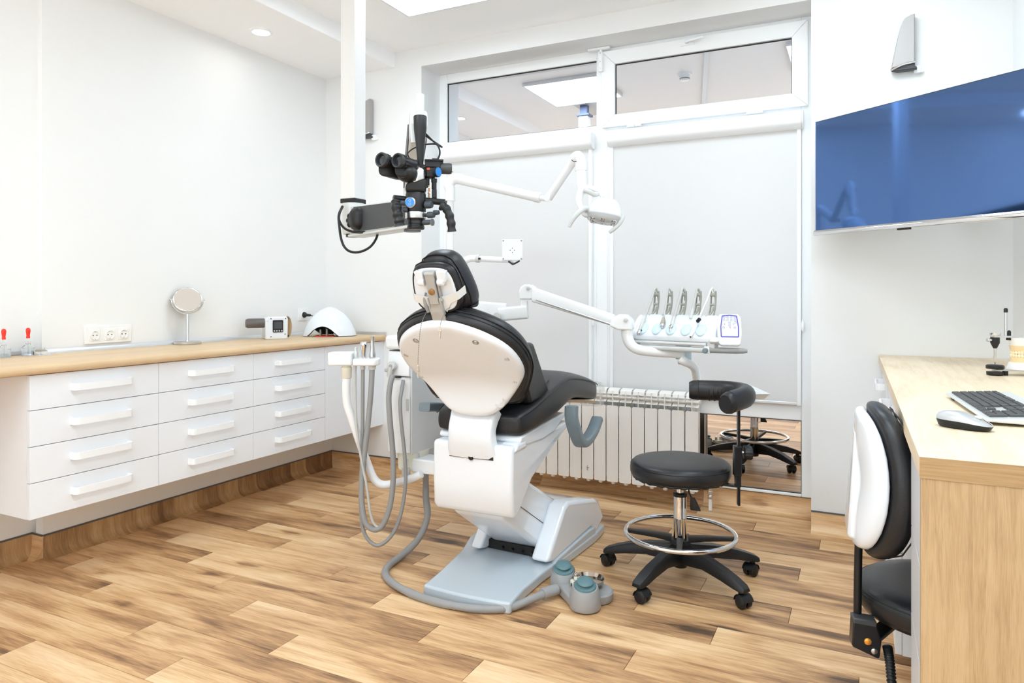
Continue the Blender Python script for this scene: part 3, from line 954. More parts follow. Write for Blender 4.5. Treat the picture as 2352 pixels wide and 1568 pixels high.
# six rows, drawn from the front (space bar) to the back (function keys); y grows away along the length
rowdef = [
    [1, 1, 1, 1.0, 6.0, 1, 1, 1, 1, 1, 0.0],
    [1.3] + [1] * 10 + [2.7],
    [1.8] + [1] * 11 + [2.2],
    [1.5] + [1] * 12 + [1.5],
    [1] * 13 + [2],
]
def row(i, widths, yend, total):
    y = yend
    k = total / sum(widths)
    for w_ in widths:
        if w_ > 0:
            key(r_[i], r_[i + 1], y - w_ * k * cp, y)
        y -= w_ * k * cp
main_end = KL - 0.008
for i, wds in enumerate(rowdef):
    row(i, wds, main_end, 15)
y = main_end
for grp in (1, 4, 4, 4):
    for _ in range(grp):
        key(r_[5], r_[6] - 0.005, y - cp, y)
        y -= cp
    y -= cp * 0.62
nav = main_end - 15 * cp - 0.008
for i, cells in ((0, (0, 1, 2)), (1, (1,)), (3, (0, 1, 2)), (4, (0, 1, 2))):
    for c in cells:
        key(r_[i], r_[i + 1], nav - (c + 1) * cp, nav - c * cp)
num = nav - 3 * cp - 0.008
for i, ws in ((0, (2, 1)), (1, (1, 1, 1)), (2, (1, 1, 1)), (3, (1, 1, 1)), (4, (1, 1, 1))):
    y = num
    for w_ in ws:
        key(r_[i], r_[i + 1], y - w_ * cp, y)
        y -= w_ * cp
key(r_[0], r_[2], num - 4 * cp, num - 3 * cp)
key(r_[2], r_[4], num - 4 * cp, num - 3 * cp)
key(r_[4], r_[5], num - 4 * cp, num - 3 * cp)
ft = MB(F).cbox((KW - 0.03, 0.06, 0.005), (0.014, 0.04, 0.01)).cbox((KW - 0.03, KL - 0.06, 0.005), (0.014, 0.04, 0.01)).cbox((0.012, 0.05, 0.004), (0.01, 0.03, 0.008)).cbox((0.012, KL - 0.05, 0.004), (0.01, 0.03, 0.008))
obj('foot', ft, BLACKP, t)

# mouse: long axis along the line from its tail to its nose
F = frame((0.199, 1.832, DZ), -28)
t = thing('computer_mouse', (0.199, 1.832, DZ), 'silver and black wireless mouse lying in front of the keyboard', 'mouse')
def mring(z, sx, sy, off=0.0, drop=0.0):
    return [Vector((sx * 0.056 * (abs(cos(a)) ** 0.85) * (1 if cos(a) > 0 else -1) + off, sy * 0.029 * (abs(sin(a)) ** 0.85) * (1 if sin(a) > 0 else -1), z - drop * max(0, cos(a)))) for a in [2 * pi * k / 36 for k in range(36)]]
obj('base', MB(F).loft([mring(0.001, 0.86, 0.82), mring(0.004, 0.92, 0.88), mring(0.015, 0.985, 0.985, 0, 0.005), mring(0.0175, 0.985, 0.985, 0, 0.006)]), BLACKP, t, angle=60)
top = obj('shell', MB(F).loft([mring(0.0175, 1.0, 1.0, 0, 0.006), mring(0.024, 0.96, 0.95, -0.001, 0.009), mring(0.030, 0.85, 0.82, -0.003, 0.011), mring(0.0345, 0.62, 0.58, -0.006, 0.010), mring(0.0365, 0.3, 0.28, -0.009, 0.005), mring(0.037, 0.02, 0.02, -0.01, 0)]), mat('mouse_silver', (0.50, 0.50, 0.51), 0.35, metal=0.3), t, angle=70)
obj('scroll_wheel', MB(F).ball((0.026, 0, 0.027), 0.008, 1.4, 0.35, 0.6), STEEL, t)
obj('button_gap', MB(F).tube([(0.037, 0, 0.0245), (0.048, 0, 0.0185), (0.054, 0, 0.014)], 0.0006, 6), DARKGAP, t)

# articulator with plaster jaw model
ax, ay = 0.47, 3.10
F = frame((ax, ay, DZ), 26)
t = thing('articulator', (ax, ay, DZ), 'steel dental articulator with black knobs on the desk', 'articulator')
obj('lower_frame', MB(F).box(-0.05, 0.13, -0.012, 0.012, 0.016, 0.022).box(0.11, 0.13, -0.05, 0.05, 0.016, 0.024), STEEL, t, bevel=0.001)
obj('upper_frame', MB(F).box(-0.055, 0.13, -0.012, 0.012, 0.137, 0.144).box(0.11, 0.13, -0.05, 0.05, 0.137, 0.145), CHROME, t, bevel=0.001)
ft = MB(F).lathe([(0.0005, 0), (0.009, 0), (0.009, 0.016), (0.0005, 0.016)], (-0.008, 0, 0))
ft.lathe([(0.0005, 0), (0.009, 0), (0.009, 0.016), (0.0005, 0.016)], (0.12, -0.04, 0)).lathe([(0.0005, 0), (0.009, 0), (0.009, 0.016), (0.0005, 0.016)], (0.12, 0.04, 0))
obj('foot', ft, BLACKP, t)
obj('incisal_table', MB(F).lathe([(0.0005, 0.0), (0.026, 0.0), (0.027, 0.003), (0.027, 0.011), (0.0005, 0.011)], (-0.045, 0, 0.002)).lathe([(0.0005, 0.0), (0.028, 0.0), (0.029, 0.003), (0.029, 0.011), (0.025, 0.014), (0.0005, 0.013)], (-0.045, 0, 0.024)), BLACKP, t)
obj('incisal_pin', MB(F).lathe([(0.0005, 0.036), (0.0015, 0.042), (0.004, 0.05), (0.004, 0.105)], (-0.045, 0, 0)), STEEL, t)
obj('pin_clamp', MB(F).lathe([(0.006, 0.098), (0.015, 0.118), (0.015, 0.138), (0.0005, 0.138)], (-0.045, 0, 0)), BLACKP, t)
obj('clamp_top', MB(F).lathe([(0.016, 0.1445), (0.017, 0.146), (0.017, 0.154), (0.0005, 0.155)], (-0.045, 0, 0)).cyl((-0.06, 0, 0.128), (-0.074, 0, 0.128), 0.006), CHROME, t)
obj('upright_rod', MB(F).cyl((-0.006, 0, 0.144), (-0.006, 0, 0.232), 0.0045), STEEL, t)
obj('rod_cap', MB(F).lathe([(0.0065, 0.228), (0.0065, 0.24), (0.004, 0.244), (0.0005, 0.2445)], (-0.006, 0, 0)).lathe([(0.006, 0.144), (0.006, 0.158), (0.003, 0.163), (0.0005, 0.163)], (0.006, 0, 0)).cyl((0.004, 0, 0.128), (0.004, 0, 0.137), 0.008), BLACKP, t)
obj('rear_post', MB(F).cyl((0.12, -0.04, 0.02), (0.12, -0.04, 0.14), 0.006).cyl((0.12, 0.04, 0.02), (0.12, 0.04, 0.14), 0.006), STEEL, t)
def arch(z0, z1, r0, r1, m):
    rr = []
    for z, r in ((z0, r0), ((z0 + z1) / 2, (r0 + r1) / 2), (z1, r1)):
        rr.append([F @ Vector((0.05 + r * cos(a) * (1.05 if cos(a) < 0 else 0.9), r * sin(a), z)) for a in [2 * pi * k / 32 for k in range(32)]])
    return MB().loft(rr)
t2 = thing('jaw_model', F @ Vector((0.05, 0, 0.022)), 'plaster and yellow stone jaw model held in the articulator', 'dental model')
obj('plaster_block', arch(0.022, 0.048, 0.044, 0.036, None), PLASTER, t2)
obj('plaster_block', arch(0.108, 0.137, 0.034, 0.042, None), PLASTER, t2)
obj('stone_arch', arch(0.048, 0.066, 0.033, 0.032, None), TEETH, t2)
obj('stone_arch', arch(0.088, 0.108, 0.032, 0.036, None), TEETH, t2)
th = MB(F)
for k in range(14):
    a = R(-110 + k * 220 / 13) + pi
    for z, s in ((0.066, 1), (0.078, -1)):
        th.ball((0.05 + 0.030 * cos(a), 0.030 * sin(a), z + 0.005), 0.0052, 1, 1, 1.5, 8, 6)
o = obj('teeth', th, mat('stone_teeth', (0.93, 0.80, 0.55), 0.4), t2)

# ================================================================== DENTAL CHAIR
CH = frame((-1.40, 2.47, 0), 3)
BA = frame((-1.40, 2.47, 0), -3)
t = CHAIR = thing('dental_chair', (-1.40, 2.75, 0), 'white and black reclined dental chair on a pale blue floor plate', 'dental chair')

# floor plate, flaring towards the back
left = smooth_path([(-0.161, -0.117, 0), (-0.186, 0.03, 0), (-0.213, 0.155, 0), (-0.245, 0.29, 0), (-0.305, 0.46, 0), (-0.325, 0.62, 0), (-0.30, 0.80, 0), (-0.20, 0.93, 0)], 5)
front = smooth_path([(0.225, -0.095, 0), (0.104, -0.113, 0), (-0.017, -0.122, 0), (-0.161, -0.117, 0)], 5)
right = [(0.19, 0.93, 0), (0.205, 0.78, 0), (0.203, 0.5, 0), (0.198, 0.217, 0), (0.205, 0.05, 0)]
poly = [(p[0], p[1]) for p in left] + [(p[0], p[1]) for p in right] + [(p[0], p[1]) for p in front[:-1]]
obj('floor_plate', MB(BA).prism(poly, 'z', 0.0, 0.045), PLATE, t, bevel=0.009, seg=3)
obj('side_rail', MB(BA).prism([(0.32, 0.03), (0.79, 0.03), (0.79, 0.075), (0.72, 0.078), (0.36, 0.055)], 'x', 0.165, 0.2), PLATE, t, bevel=0.006)

# housing round the foot of the lifting arm: two wedge sides and a rear bridge
side = [(0.285, 0.062), (0.345, 0.047), (0.77, 0.080), (0.785, 0.055), (0.83, 0.03), (0.955, 0.075), (0.86, 0.185), (0.80, 0.205), (0.50, 0.268), (0.455, 0.255), (0.43, 0.225)]
def cover(x0, x1, taper):
    rr = []
    for x, s in ((x0, 1.0), (x1, 1.0)):
        rr.append([Vector((x if y < 0.8 else x - taper * (y - 0.8), y, z)) for y, z in side])
    return MB(BA).loft(rr)
obj('base_cover', cover(0.105, 0.192, 0.1), SHELL, t, bevel=0.016, seg=3)
obj('base_cover', cover(-0.20, -0.145, -0.1), SHELL, t, bevel=0.012, seg=3)
obj('base_cover', MB(BA).prism([(0.66, 0.06), (0.93, 0.06), (0.855, 0.18), (0.80, 0.2), (0.62, 0.235)], 'x', -0.16, 0.12), SHELL, t, bevel=0.01)
obj('base_cavity', MB(BA).box(-0.145, 0.105, 0.36, 0.68, 0.046, 0.085).box(-0.12, 0.08, 0.5, 0.66, 0.07, 0.16), DARKGAP, t)
for x in (-0.07, -0.02, 0.03, 0.08):
    obj('bolt', MB(BA).cyl((x, 0.345, 0.062), (x, 0.36, 0.062), 0.007, n=10), BLACKM, t)

# lifting arm: from the housing up towards the rear of the chair
arm = [(0.52, 0.052), (0.385, 0.075), (0.345, 0.10), (0.04, 0.30), (0.02, 0.36), (0.20, 0.44), (0.62, 0.215), (0.68, 0.12)]
obj('lifting_arm', MB(frame((-1.40, 2.47, 0), -1)).prism(arm, 'x', -0.125, 0.122), SHELL, t, bevel=0.022, seg=3)
ln = MB(frame((-1.40, 2.47, 0), -1))
ln.sweep([(0.1228, 0.12, 0.352), (0.1228, 0.46, 0.150)], [(-0.0008, -0.0016), (0.0008, -0.0016), (0.0008, 0.0016), (-0.0008, 0.0016)], up=(1, 0, 0.001))
obj('panel_joint', ln, DARKGAP, t)
bl = MB(frame((-1.40, 2.47, 0), -1))
obj('hinge_bolt', bl.cyl((0.12, 0.545, 0.165), (0.128, 0.545, 0.165), 0.008, n=12), STEEL, t)
obj('hinge_bolt', MB(frame((-1.40, 2.47, 0), -1)).cyl((0.12, 0.475, 0.088), (0.128, 0.475, 0.088), 0.008, n=12), STEEL, t)

# seat carrier block
B2 = frame((-1.40, 2.47, 0), 1.5)
prof = [(-0.012, 0.605), (-0.016, 0.45), (-0.010, 0.345), (0.012, 0.315), (0.05, 0.322), (0.19, 0.432), (0.255, 0.47), (0.33, 0.49), (0.50, 0.515), (0.66, 0.565), (0.66, 0.60), (0.10, 0.606)]
rings = []
for x, s in ((-0.186, 0.0), (-0.182, 0.0), (0.178, 0.0), (0.182, 0.0)):
    rings.append([Vector((x * (1.0 if y < 0.3 else 0.9), y, z)) for y, z in prof])
obj('carrier_block', MB(B2).loft(rings[1:3]), SHELL, t, bevel=0.028, seg=4)
obj('mount_step', MB(B2).prism([(0.0, 0.575), (0.12, 0.575), (0.12, 0.612), (0.03, 0.612)], 'x', 0.11, 0.184), SHELL, t, bevel=0.012, seg=3)
obj('slot_gap', MB(B2).box(-0.100, 0.097, -0.0165, 0.02, 0.545, 0.612), DARKGAP, t)
# seat pan
pan = [(0.05, 0.61), (0.06, 0.632), (0.58, 0.650), (0.60, 0.632), (0.45, 0.585), (0.30, 0.575), (0.12, 0.585)]
obj('seat_pan', MB(CH).prism(pan, 'x', -0.185, 0.185), SHELL, t, bevel=0.008)

# seat and leg-rest cushion: sections along y
ST = [  # y, bottom z, edge-seam z, centre top z, half width
    (0.035, 0.648, 0.690, 0.705, 0.170), (0.045, 0.632, 0.703, 0.722, 0.192), (0.10, 0.634, 0.716, 0.735, 0.205),
    (0.20, 0.638, 0.740, 0.742, 0.215), (0.32, 0.650, 0.772, 0.765, 0.222), (0.44, 0.668, 0.796, 0.800, 0.225),
    (0.54, 0.690, 0.806, 0.830, 0.225), (0.62, 0.704, 0.800, 0.838, 0.224), (0.72, 0.695, 0.788, 0.828, 0.222),
    (0.86, 0.672, 0.764, 0.80, 0.218), (1.00, 0.645, 0.736, 0.768, 0.210), (1.09, 0.632, 0.715, 0.742, 0.195), (1.115, 0.655, 0.70, 0.715, 0.165)]
rings = []
for y, zb, zs, zt, hw in ST:
    r_ = [(-hw * 0.86, zb), (-hw * 0.97, zb + (zs - zb) * 0.12), (-hw, zb + (zs - zb) * 0.5), (-hw * 0.985, zs), (-hw * 0.93, zs + (zt - zs) * 0.35 + 0.008), (-hw * 0.7, zs + (zt - zs) * 0.7 + 0.008),
          (-hw * 0.4, zt), (0, zt), (hw * 0.4, zt), (hw * 0.7, zs + (zt - zs) * 0.7 + 0.008), (hw * 0.93, zs + (zt - zs) * 0.35 + 0.008), (hw * 0.985, zs), (hw, zb + (zs - zb) * 0.5), (hw * 0.97, zb + (zs - zb) * 0.12), (hw * 0.86, zb)]
    rings.append([Vector((x, y, z)) for x, z in r_])
SEAT = obj('seat_cushion', MB(CH).loft(rings), LEATHER, t, sub=2, angle=180)
seam = MB(CH)
for s in (-1, 1):
    seam.tube(smooth_path([(s * hw * 0.992, y, zs + 0.003) for y, zb, zs, zt, hw in ST[1:-1]], 4), 0.0022, 6)
seam.tube(smooth_path([(s_ * 0.172, 0.046, 0.700 + 0.004 * (1 - abs(s_))) for s_ in (-1, -0.5, 0, 0.5, 1)], 4), 0.0022, 6)
for s in (-1, 1):
    seam.tube(smooth_path([(s * 0.172, 0.052, 0.645), (s * 0.176, 0.048, 0.67), (s * 0.172, 0.050, 0.700), (s * 0.15, 0.09, 0.729), (s * 0.150, 0.16, 0.744), (s * 0.160, 0.30, 0.776), (s * 0.155, 0.45, 0.812)], 4), 0.0018, 6)
obj('seam', seam, BLACKP, SEAT)
obj('leg_rest_board', MB(CH).prism([(0.62, 0.69), (1.08, 0.622), (1.08, 0.634), (0.62, 0.704)], 'x', -0.19, 0.19), mat('plywood', (0.55, 0.38, 0.22), 0.6), t)

# backrest -------------------------------------------------------------
a_ = Vector((0, -0.7526, 0.6585))
n_ = Vector((0, 0.6585, 0.7526))       # towards the patient
o_ = Vector((0.016, -0.054, 0.891))


class Bent:
    """Backrest space: x across, s along the reclined back (it turns upright below s = 0.03), d towards the patient."""
    def spine(self, s):
        y, z = o_.y + a_.y * s, o_.z + a_.z * s
        ph = R(41.2)
        if s < 0.03:
            y, z = o_.y + a_.y * 0.03, o_.z + a_.z * 0.03
            ln, n = 0.03 - s, 24
            for i in range(n):
                ph = R(41.2) + R(46.8) * min(1, (i + 0.5) / n * ln / 0.13)
                y += cos(ph) * ln / n
                z -= sin(ph) * ln / n
        return y, z, ph

    def __matmul__(self, p):
        y, z, ph = self.spine(p[1])
        return CH @ Vector((o_.x + p[0], y + sin(ph) * p[2], z + cos(ph) * p[2]))


BK = Bent()
half = [(0.0, 0.334), (0.05, 0.331), (0.105, 0.310), (0.15, 0.283), (0.187, 0.254), (0.218, 0.220), (0.241, 0.177), (0.252, 0.125), (0.253, 0.075), (0.244, 0.03), (0.226, -0.008), (0.20, -0.05), (0.170, -0.092), (0.143, -0.124), (0.118, -0.148), (0.092, -0.166), (0.055, -0.177), (0.0, -0.180)]
outl = [Vector((x, s, 0)) for x, s in half] + [Vector((-x, s, 0)) for x, s in half[-2:0:-1]]
outl = [Vector((p.x, p.y, 0)) for p in outl]
def off(ps, k, d, shift=0.0):
    c = Vector((0, 0.08, 0))
    return [Vector((c.x + (p.x - c.x) * k, c.y + (p.y - c.y) * k + shift, d)) for p in ps]
sh = MB(BK).loft([off(outl, 0.99, 0.012), off(outl, 1.0, 0.0), off(outl, 1.0, -0.012), off(outl, 0.985, -0.024), off(outl, 0.945, -0.031), off(outl, 0.88, -0.034), off(outl, 0.6, -0.039), off(outl, 0.25, -0.042), off(outl, 0.02, -0.043)])
SH = obj('back_shell', sh, SHELL, t, sub=1, angle=180)
# screws in dished recesses
for x, s in ((-0.124, 0.245), (0.124, 0.245), (-0.211, 0.145), (0.211, 0.145), (-0.196, 0.0), (0.196, 0.0)):
    dz_ = -0.0345 if abs(x) < 0.15 else -0.0315
    obj('screw_recess', MB(BK).lathe([(0.0125, 0.0), (0.0125, 0.0015), (0.010, 0.0015), (0.0085, 0.0002), (0.0005, 0.0)], (x, s, dz_), (0, 0, -1), 20), MGREY, SH)
    obj('screw', MB(BK).lathe([(0.0085, 0.0), (0.0075, 0.003), (0.004, 0.0035), (0.003, 0.001), (0.0005, 0.001)], (x, s, dz_), (0, 0, -1), 16), STEEL, SH)
obj('cable_port', MB(BK).lathe([(0.024, 0.0), (0.022, 0.003), (0.017, 0.003), (0.013, 0.0008), (0.0005, 0.0008)], (0.125, -0.112, -0.030), (0, 0, -1), 24), LGREY, SH)

# padded front of the backrest
padh = [(0.0, 0.346), (0.06, 0.343), (0.118, 0.323), (0.167, 0.293), (0.207, 0.262), (0.238, 0.225), (0.260, 0.18), (0.272, 0.12), (0.272, 0.07), (0.262, 0.02), (0.246, -0.02), (0.226, -0.06), (0.205, -0.10), (0.182, -0.122), (0.12, -0.13), (0.0, -0.132)]
pad = [Vector((x, s, 0)) for x, s in padh] + [Vector((-x, s, 0)) for x, s in padh[-2:0:-1]]
pm = MB(BK).loft([off(pad, 0.86, -0.008), off(pad, 0.93, -0.010), off(pad, 0.975, -0.002), off(pad, 0.99, 0.016), off(pad, 1.0, 0.034), off(pad, 0.985, 0.056), off(pad, 0.94, 0.074), off(pad, 0.85, 0.086), off(pad, 0.5, 0.09), off(pad, 0.03, 0.092)])
PAD = obj('back_cushion', pm, LEATHER, t, sub=2, angle=180)
sm = MB(BK).tube([p + Vector((0, 0, 0)) for p in off(pad, 1.0, 0.032)], 0.0022, 6, closed=True)
sm.tube([p for p in off(pad, 0.992, 0.018)], 0.0016, 6, closed=True)
obj('piping', sm, BLACKP, PAD)

# flat lumbar pad between backrest and seat
LP = [(0.02, 0.975), (0.115, 1.0), (0.225, 0.985), (0.34, 0.755), (0.30, 0.735), (0.10, 0.79)]
obj('lumbar_pad', MB(CH).prism([(0.11, 1.000), (0.185, 1.000), (0.365, 0.785), (0.358, 0.752), (0.15, 0.748), (0.06, 0.90)], 'x', -0.19, 0.19), LEATHER, t, bevel=0.016, seg=3)

# curved hinge cover between backrest and carrier block
nk = [(0.012, 0.745), (-0.012, 0.715), (-0.034, 0.67), (-0.036, 0.625), (-0.027, 0.585), (-0.015, 0.549)]
NP = smooth_path([(0, y, z) for y, z in nk], 5)
rings = []
for i, p in enumerate(NP):
    s = i / (len(NP) - 1)
    hw = 0.104 - 0.016 * sin(pi * min(1, s * 1.15)) * 0.5 + 0.0 * s
    tn = (NP[min(i + 1, len(NP) - 1)] - NP[max(i - 1, 0)]).normalized()
    nn = Vector((0, -tn.z, tn.y))
    if nn.y > 0:
        nn = -nn
    th = 0.045
    rings.append([p + nn * b + Vector((x, 0, 0)) for x, b in ((-hw, -th), (-hw, -0.006), (-hw + 0.005, 0.0), (-hw + 0.03, 0.004), (0, 0.006), (hw - 0.03, 0.004), (hw - 0.005, 0.0), (hw, -0.006), (hw, -th))])
obj('hinge_cover', MB(CH).loft(rings), SHELL, t, angle=50)
obj('release_notch', MB(CH).lathe([(0.011, 0), (0.011, 0.002), (0.0005, 0.002)], (0.0, -0.020, 0.549), (0, -1, -0.1), 16), DARKGAP, t)

# head rest ------------------------------------------------------------
a2 = Vector((0, -0.40, 0.9165))
n2 = Vector((0, 0.9165, 0.40))
o2 = Vector((0, -0.292, 1.222))
CH2 = CH @ Matrix.Translation((0.018, -0.034, 0.0))    # the headrest and its bar stand a little behind the shell
HD = CH2 @ Matrix(((1, a2.x, n2.x, o2.x), (0, a2.y, n2.y, o2.y), (0, a2.z, n2.z, o2.z), (0, 0, 0, 1)))
hh = [(0.0, 0.092), (0.045, 0.090), (0.068, 0.080), (0.082, 0.058), (0.090, 0.02), (0.092, -0.02), (0.088, -0.055), (0.072, -0.080), (0.04, -0.092), (0.0, -0.095)]
ho = [Vector((x * 1.05, s * 1.04, 0)) for x, s in hh] + [Vector((-x * 1.05, s * 1.04, 0)) for x, s in hh[-2:0:-1]]
def off2(ps, k, d, dy=0.0, kx=None):
    return [Vector((p.x * (kx or k), p.y * k + dy, d)) for p in ps]
ring_m = MB(HD).loft([off2(ho, 0.86, -0.012), off2(ho, 0.94, -0.014), off2(ho, 1.0, -0.004), off2(ho, 1.02, 0.012), off2(ho, 1.0, 0.026), off2(ho, 0.93, 0.032)])
HR = obj('head_pad', ring_m, LEATHER, t, sub=1, angle=180)
bo_ = [(0.0, 0.105), (0.035, 0.102), (0.06, 0.088), (0.078, 0.055), (0.094, 0.005), (0.106, -0.045), (0.108, -0.078), (0.096, -0.10), (0.055, -0.106), (0.0, -0.105)]
hb_ = [Vector((x, s, 0)) for x, s in bo_] + [Vector((-x, s, 0)) for x, s in bo_[-2:0:-1]]
big = MB(HD).loft([off2(hb_, 0.75, 0.024, 0.0), off2(hb_, 0.9, 0.026, 0.002), off2(hb_, 1.02, 0.040, 0.004, 0.98), off2(hb_, 1.08, 0.068, 0.004, 1.04), off2(hb_, 1.06, 0.100, 0.002, 1.04), off2(hb_, 0.94, 0.124, 0.0, 0.92), off2(hb_, 0.5, 0.132, 0.0), off2(hb_, 0.03, 0.134)])
HC = obj('head_cushion', big, LEATHER, t, sub=2, angle=180)
sm = MB(HD).tube(off2(hb_, 1.02, 0.042, 0.004, 0.985), 0.0025, 6, closed=True)
sm.tube(off2(ho, 1.012, 0.012), 0.002, 6, closed=True)
obj('piping', sm, BLACKP, HC)
# soft creases at the lower corner of the cushion
cr = MB(HD)
for k in range(5):
    cr.tube(smooth_path([(0.098 - 0.012 * k, -0.094 - 0.003 * k, 0.045), (0.104 - 0.012 * k, -0.1 - 0.003 * k, 0.075), (0.098 - 0.012 * k, -0.094 - 0.003 * k, 0.105)], 4), [0.003 + 0.003 * sin(pi * i / 8) for i in range(9)], 8)
obj('gathered_fold', cr, LEATHER, HC)
hs = MB(HD).loft([off2(ho, 0.86, -0.004), off2(ho, 0.88, -0.014), off2(ho, 0.85, -0.018), off2(ho, 0.78, -0.017), off2(ho, 0.5, -0.014), off2(ho, 0.03, -0.013)])
HS = obj('head_shell', hs, SHELL, t, sub=1, angle=180)
obj('hinge_block', MB(HD).prism([(-0.062, 0.076), (-0.028, 0.078), (-0.026, 0.03), (-0.05, 0.025)], 'z', -0.034, -0.012).cyl((-0.05, 0.034, -0.028), (-0.026, 0.034, -0.028), 0.014), SHELL, HS, bevel=0.004, seg=3)
obj('hinge_block', MB(HD).prism([(0.028, 0.078), (0.066, 0.074), (0.06, 0.035), (0.026, 0.024)], 'z', -0.034, -0.012).cyl((0.026, 0.034, -0.028), (0.05, 0.034, -0.028), 0.014), SHELL, HS, bevel=0.004, seg=3)
# steel-grey adjustment bar and its foot plate
BAR = mat('bar_grey', (0.47, 0.46, 0.44), 0.35, metal=0.25)
pts = [Vector((0, -0.352, 1.272)), Vector((0, -0.348, 1.262)), Vector((0, -0.305, 1.168))]
sec = rrect(0.036, 0.012, 0.003)
bar = MB(CH2).sweep([(0, -0.345, 1.268), (0, -0.307, 1.165)], sec, up=(0, -0.95, -0.3))
bar.cyl((-0.02, -0.341, 1.27), (0.02, -0.341, 1.27), 0.011)
BR = obj('adjust_bar', bar, BAR, t, bevel=0.002)
obj('cap', MB(CH2).lathe([(0.0115, 0), (0.0115, 0.003), (0.010, 0.004), (0.0005, 0.004)], (0.001, -0.331, 1.2075), (0, -0.94, -0.34), 24), BRASS, BR)
obj('slide_rack', MB(CH2).sweep([(0.0215, -0.326, 1.25), (0.0215, -0.293, 1.168)], rrect(0.006, 0.016, 0.002), up=(0, -0.95, -0.3)), STEEL, BR)
ft = [(-0.309, 1.182), (-0.296, 1.155), (-0.296, 1.143), (-0.278, 1.118), (-0.266, 1.098)]
foot = MB(CH2).sweep([(0, y, z) for y, z in ft], lambda s: rrect(0.048 if s < 0.6 else 0.054, 0.008, 0.002), up=(0, -0.9, -0.4))
for sx in (-1, 1):
    foot.prism([(-0.318, 1.185), (-0.302, 1.188), (-0.288, 1.155), (-0.270, 1.128), (-0.284, 1.122), (-0.30, 1.145)], 'x', sx * 0.024 - 0.003, sx * 0.024 + 0.003)
obj('bar_foot', foot, BAR, BR, bevel=0.0015)
obj('pivot_pin', MB(CH2).cyl((-0.03, -0.306, 1.178), (0.031, -0.306, 1.178), 0.0055, n=14), STEEL, BR)
obj('side_lever', MB(CH2).tube(smooth_path([(-0.04, -0.30, 1.205), (-0.047, -0.295, 1.19), (-0.047, -0.288, 1.16), (-0.040, -0.278, 1.135)]), [0.004] * 8 + [0.0085] * 8 + [0.0085] * 8 + [0.008], 10), MGREY, BR)
# white tape strapped round the head pad
tp = MB(HD).loft([[Vector((x, s, d)) for x, s, d in q] for q in (
    [(-0.103, -0.012, 0.0), (-0.103, -0.045, 0.0), (-0.105, -0.045, 0.001), (-0.105, -0.012, 0.001)],
    [(-0.086, -0.014, -0.021), (-0.086, -0.047, -0.020), (-0.086, -0.047, -0.022), (-0.086, -0.014, -0.023)],
    [(-0.02, -0.028, -0.022), (-0.02, -0.065, -0.021), (-0.02, -0.065, -0.023), (-0.02, -0.028, -0.024)],
    [(0.04, -0.022, -0.022), (0.04, -0.058, -0.021), (0.04, -0.058, -0.023), (0.04, -0.022, -0.024)],
    [(0.094, -0.004, -0.021), (0.094, -0.034, -0.020), (0.094, -0.034, -0.022), (0.094, -0.004, -0.023)],
    [(0.104, 0.002, 0.016), (0.104, -0.028, 0.016), (0.105, -0.028, 0.018), (0.105, 0.002, 0.018)])])
obj('tape', tp, TAPE, t)
obj('loose_tape_end', MB(HD).prism([(0.005, -0.05), (0.06, -0.045), (0.035, -0.085)], 'z', -0.0225, -0.0215), TAPE, t)

# arm rests
ar = MB(CH).sweep(smooth_path([(0.262, 0.455, 0.702), (0.263, 0.455, 0.640), (0.27, 0.50, 0.565), (0.275, 0.545, 0.522), (0.278, 0.62, 0.518), (0.279, 0.72, 0.545), (0.279, 0.80, 0.590)], 5),
                  lambda s: rrect(0.055, 0.046 - 0.012 * s, 0.01), up=(0.0, 0.8, 0.6))
obj('arm_rest', ar, BLUEGREY, t, bevel=0.002)
al = MB(CH).sweep(smooth_path([(-0.245, 0.30, 0.60), (-0.25, 0.27, 0.67), (-0.27, 0.20, 0.70), (-0.285, 0.10, 0.715)], 5), rrect(0.06, 0.04, 0.01), up=(0, 0.3, 1))
obj('arm_rest', al, BLUEGREY, t, bevel=0.002)

# clear plastic cover on the foot end: a thing of its own
tc_ = thing('plastic_cover', CH @ Vector((0, 1.1, 0.69)), 'crumpled clear plastic cover on the foot end of the dental chair', 'cover')
rings = []
rnd = random.Random(3)
for y, k in ((1.04, 0.0), (1.07, 0.4), (1.10, 0.8), (1.135, 0.9), (1.15, 0.6)):
    ring = []
    for q in range(28):
        a = 2 * pi * q / 28
        wob = 0.006 * rnd.uniform(-1, 1) + 0.004
        ring.append(Vector(((0.212 - 0.05 * (y > 1.14) + wob) * max(-1, min(1, 1.3 * cos(a))), y + 0.01 * rnd.uniform(-1, 1), 0.685 - (y - 1.04) * 0.25 + (0.062 - 0.02 * (y > 1.14) + wob) * max(-1, min(1, 1.3 * sin(a))))))
    rings.append(ring)
obj('film', MB(CH).loft(rings, cap=False), FILM, tc_, angle=25)

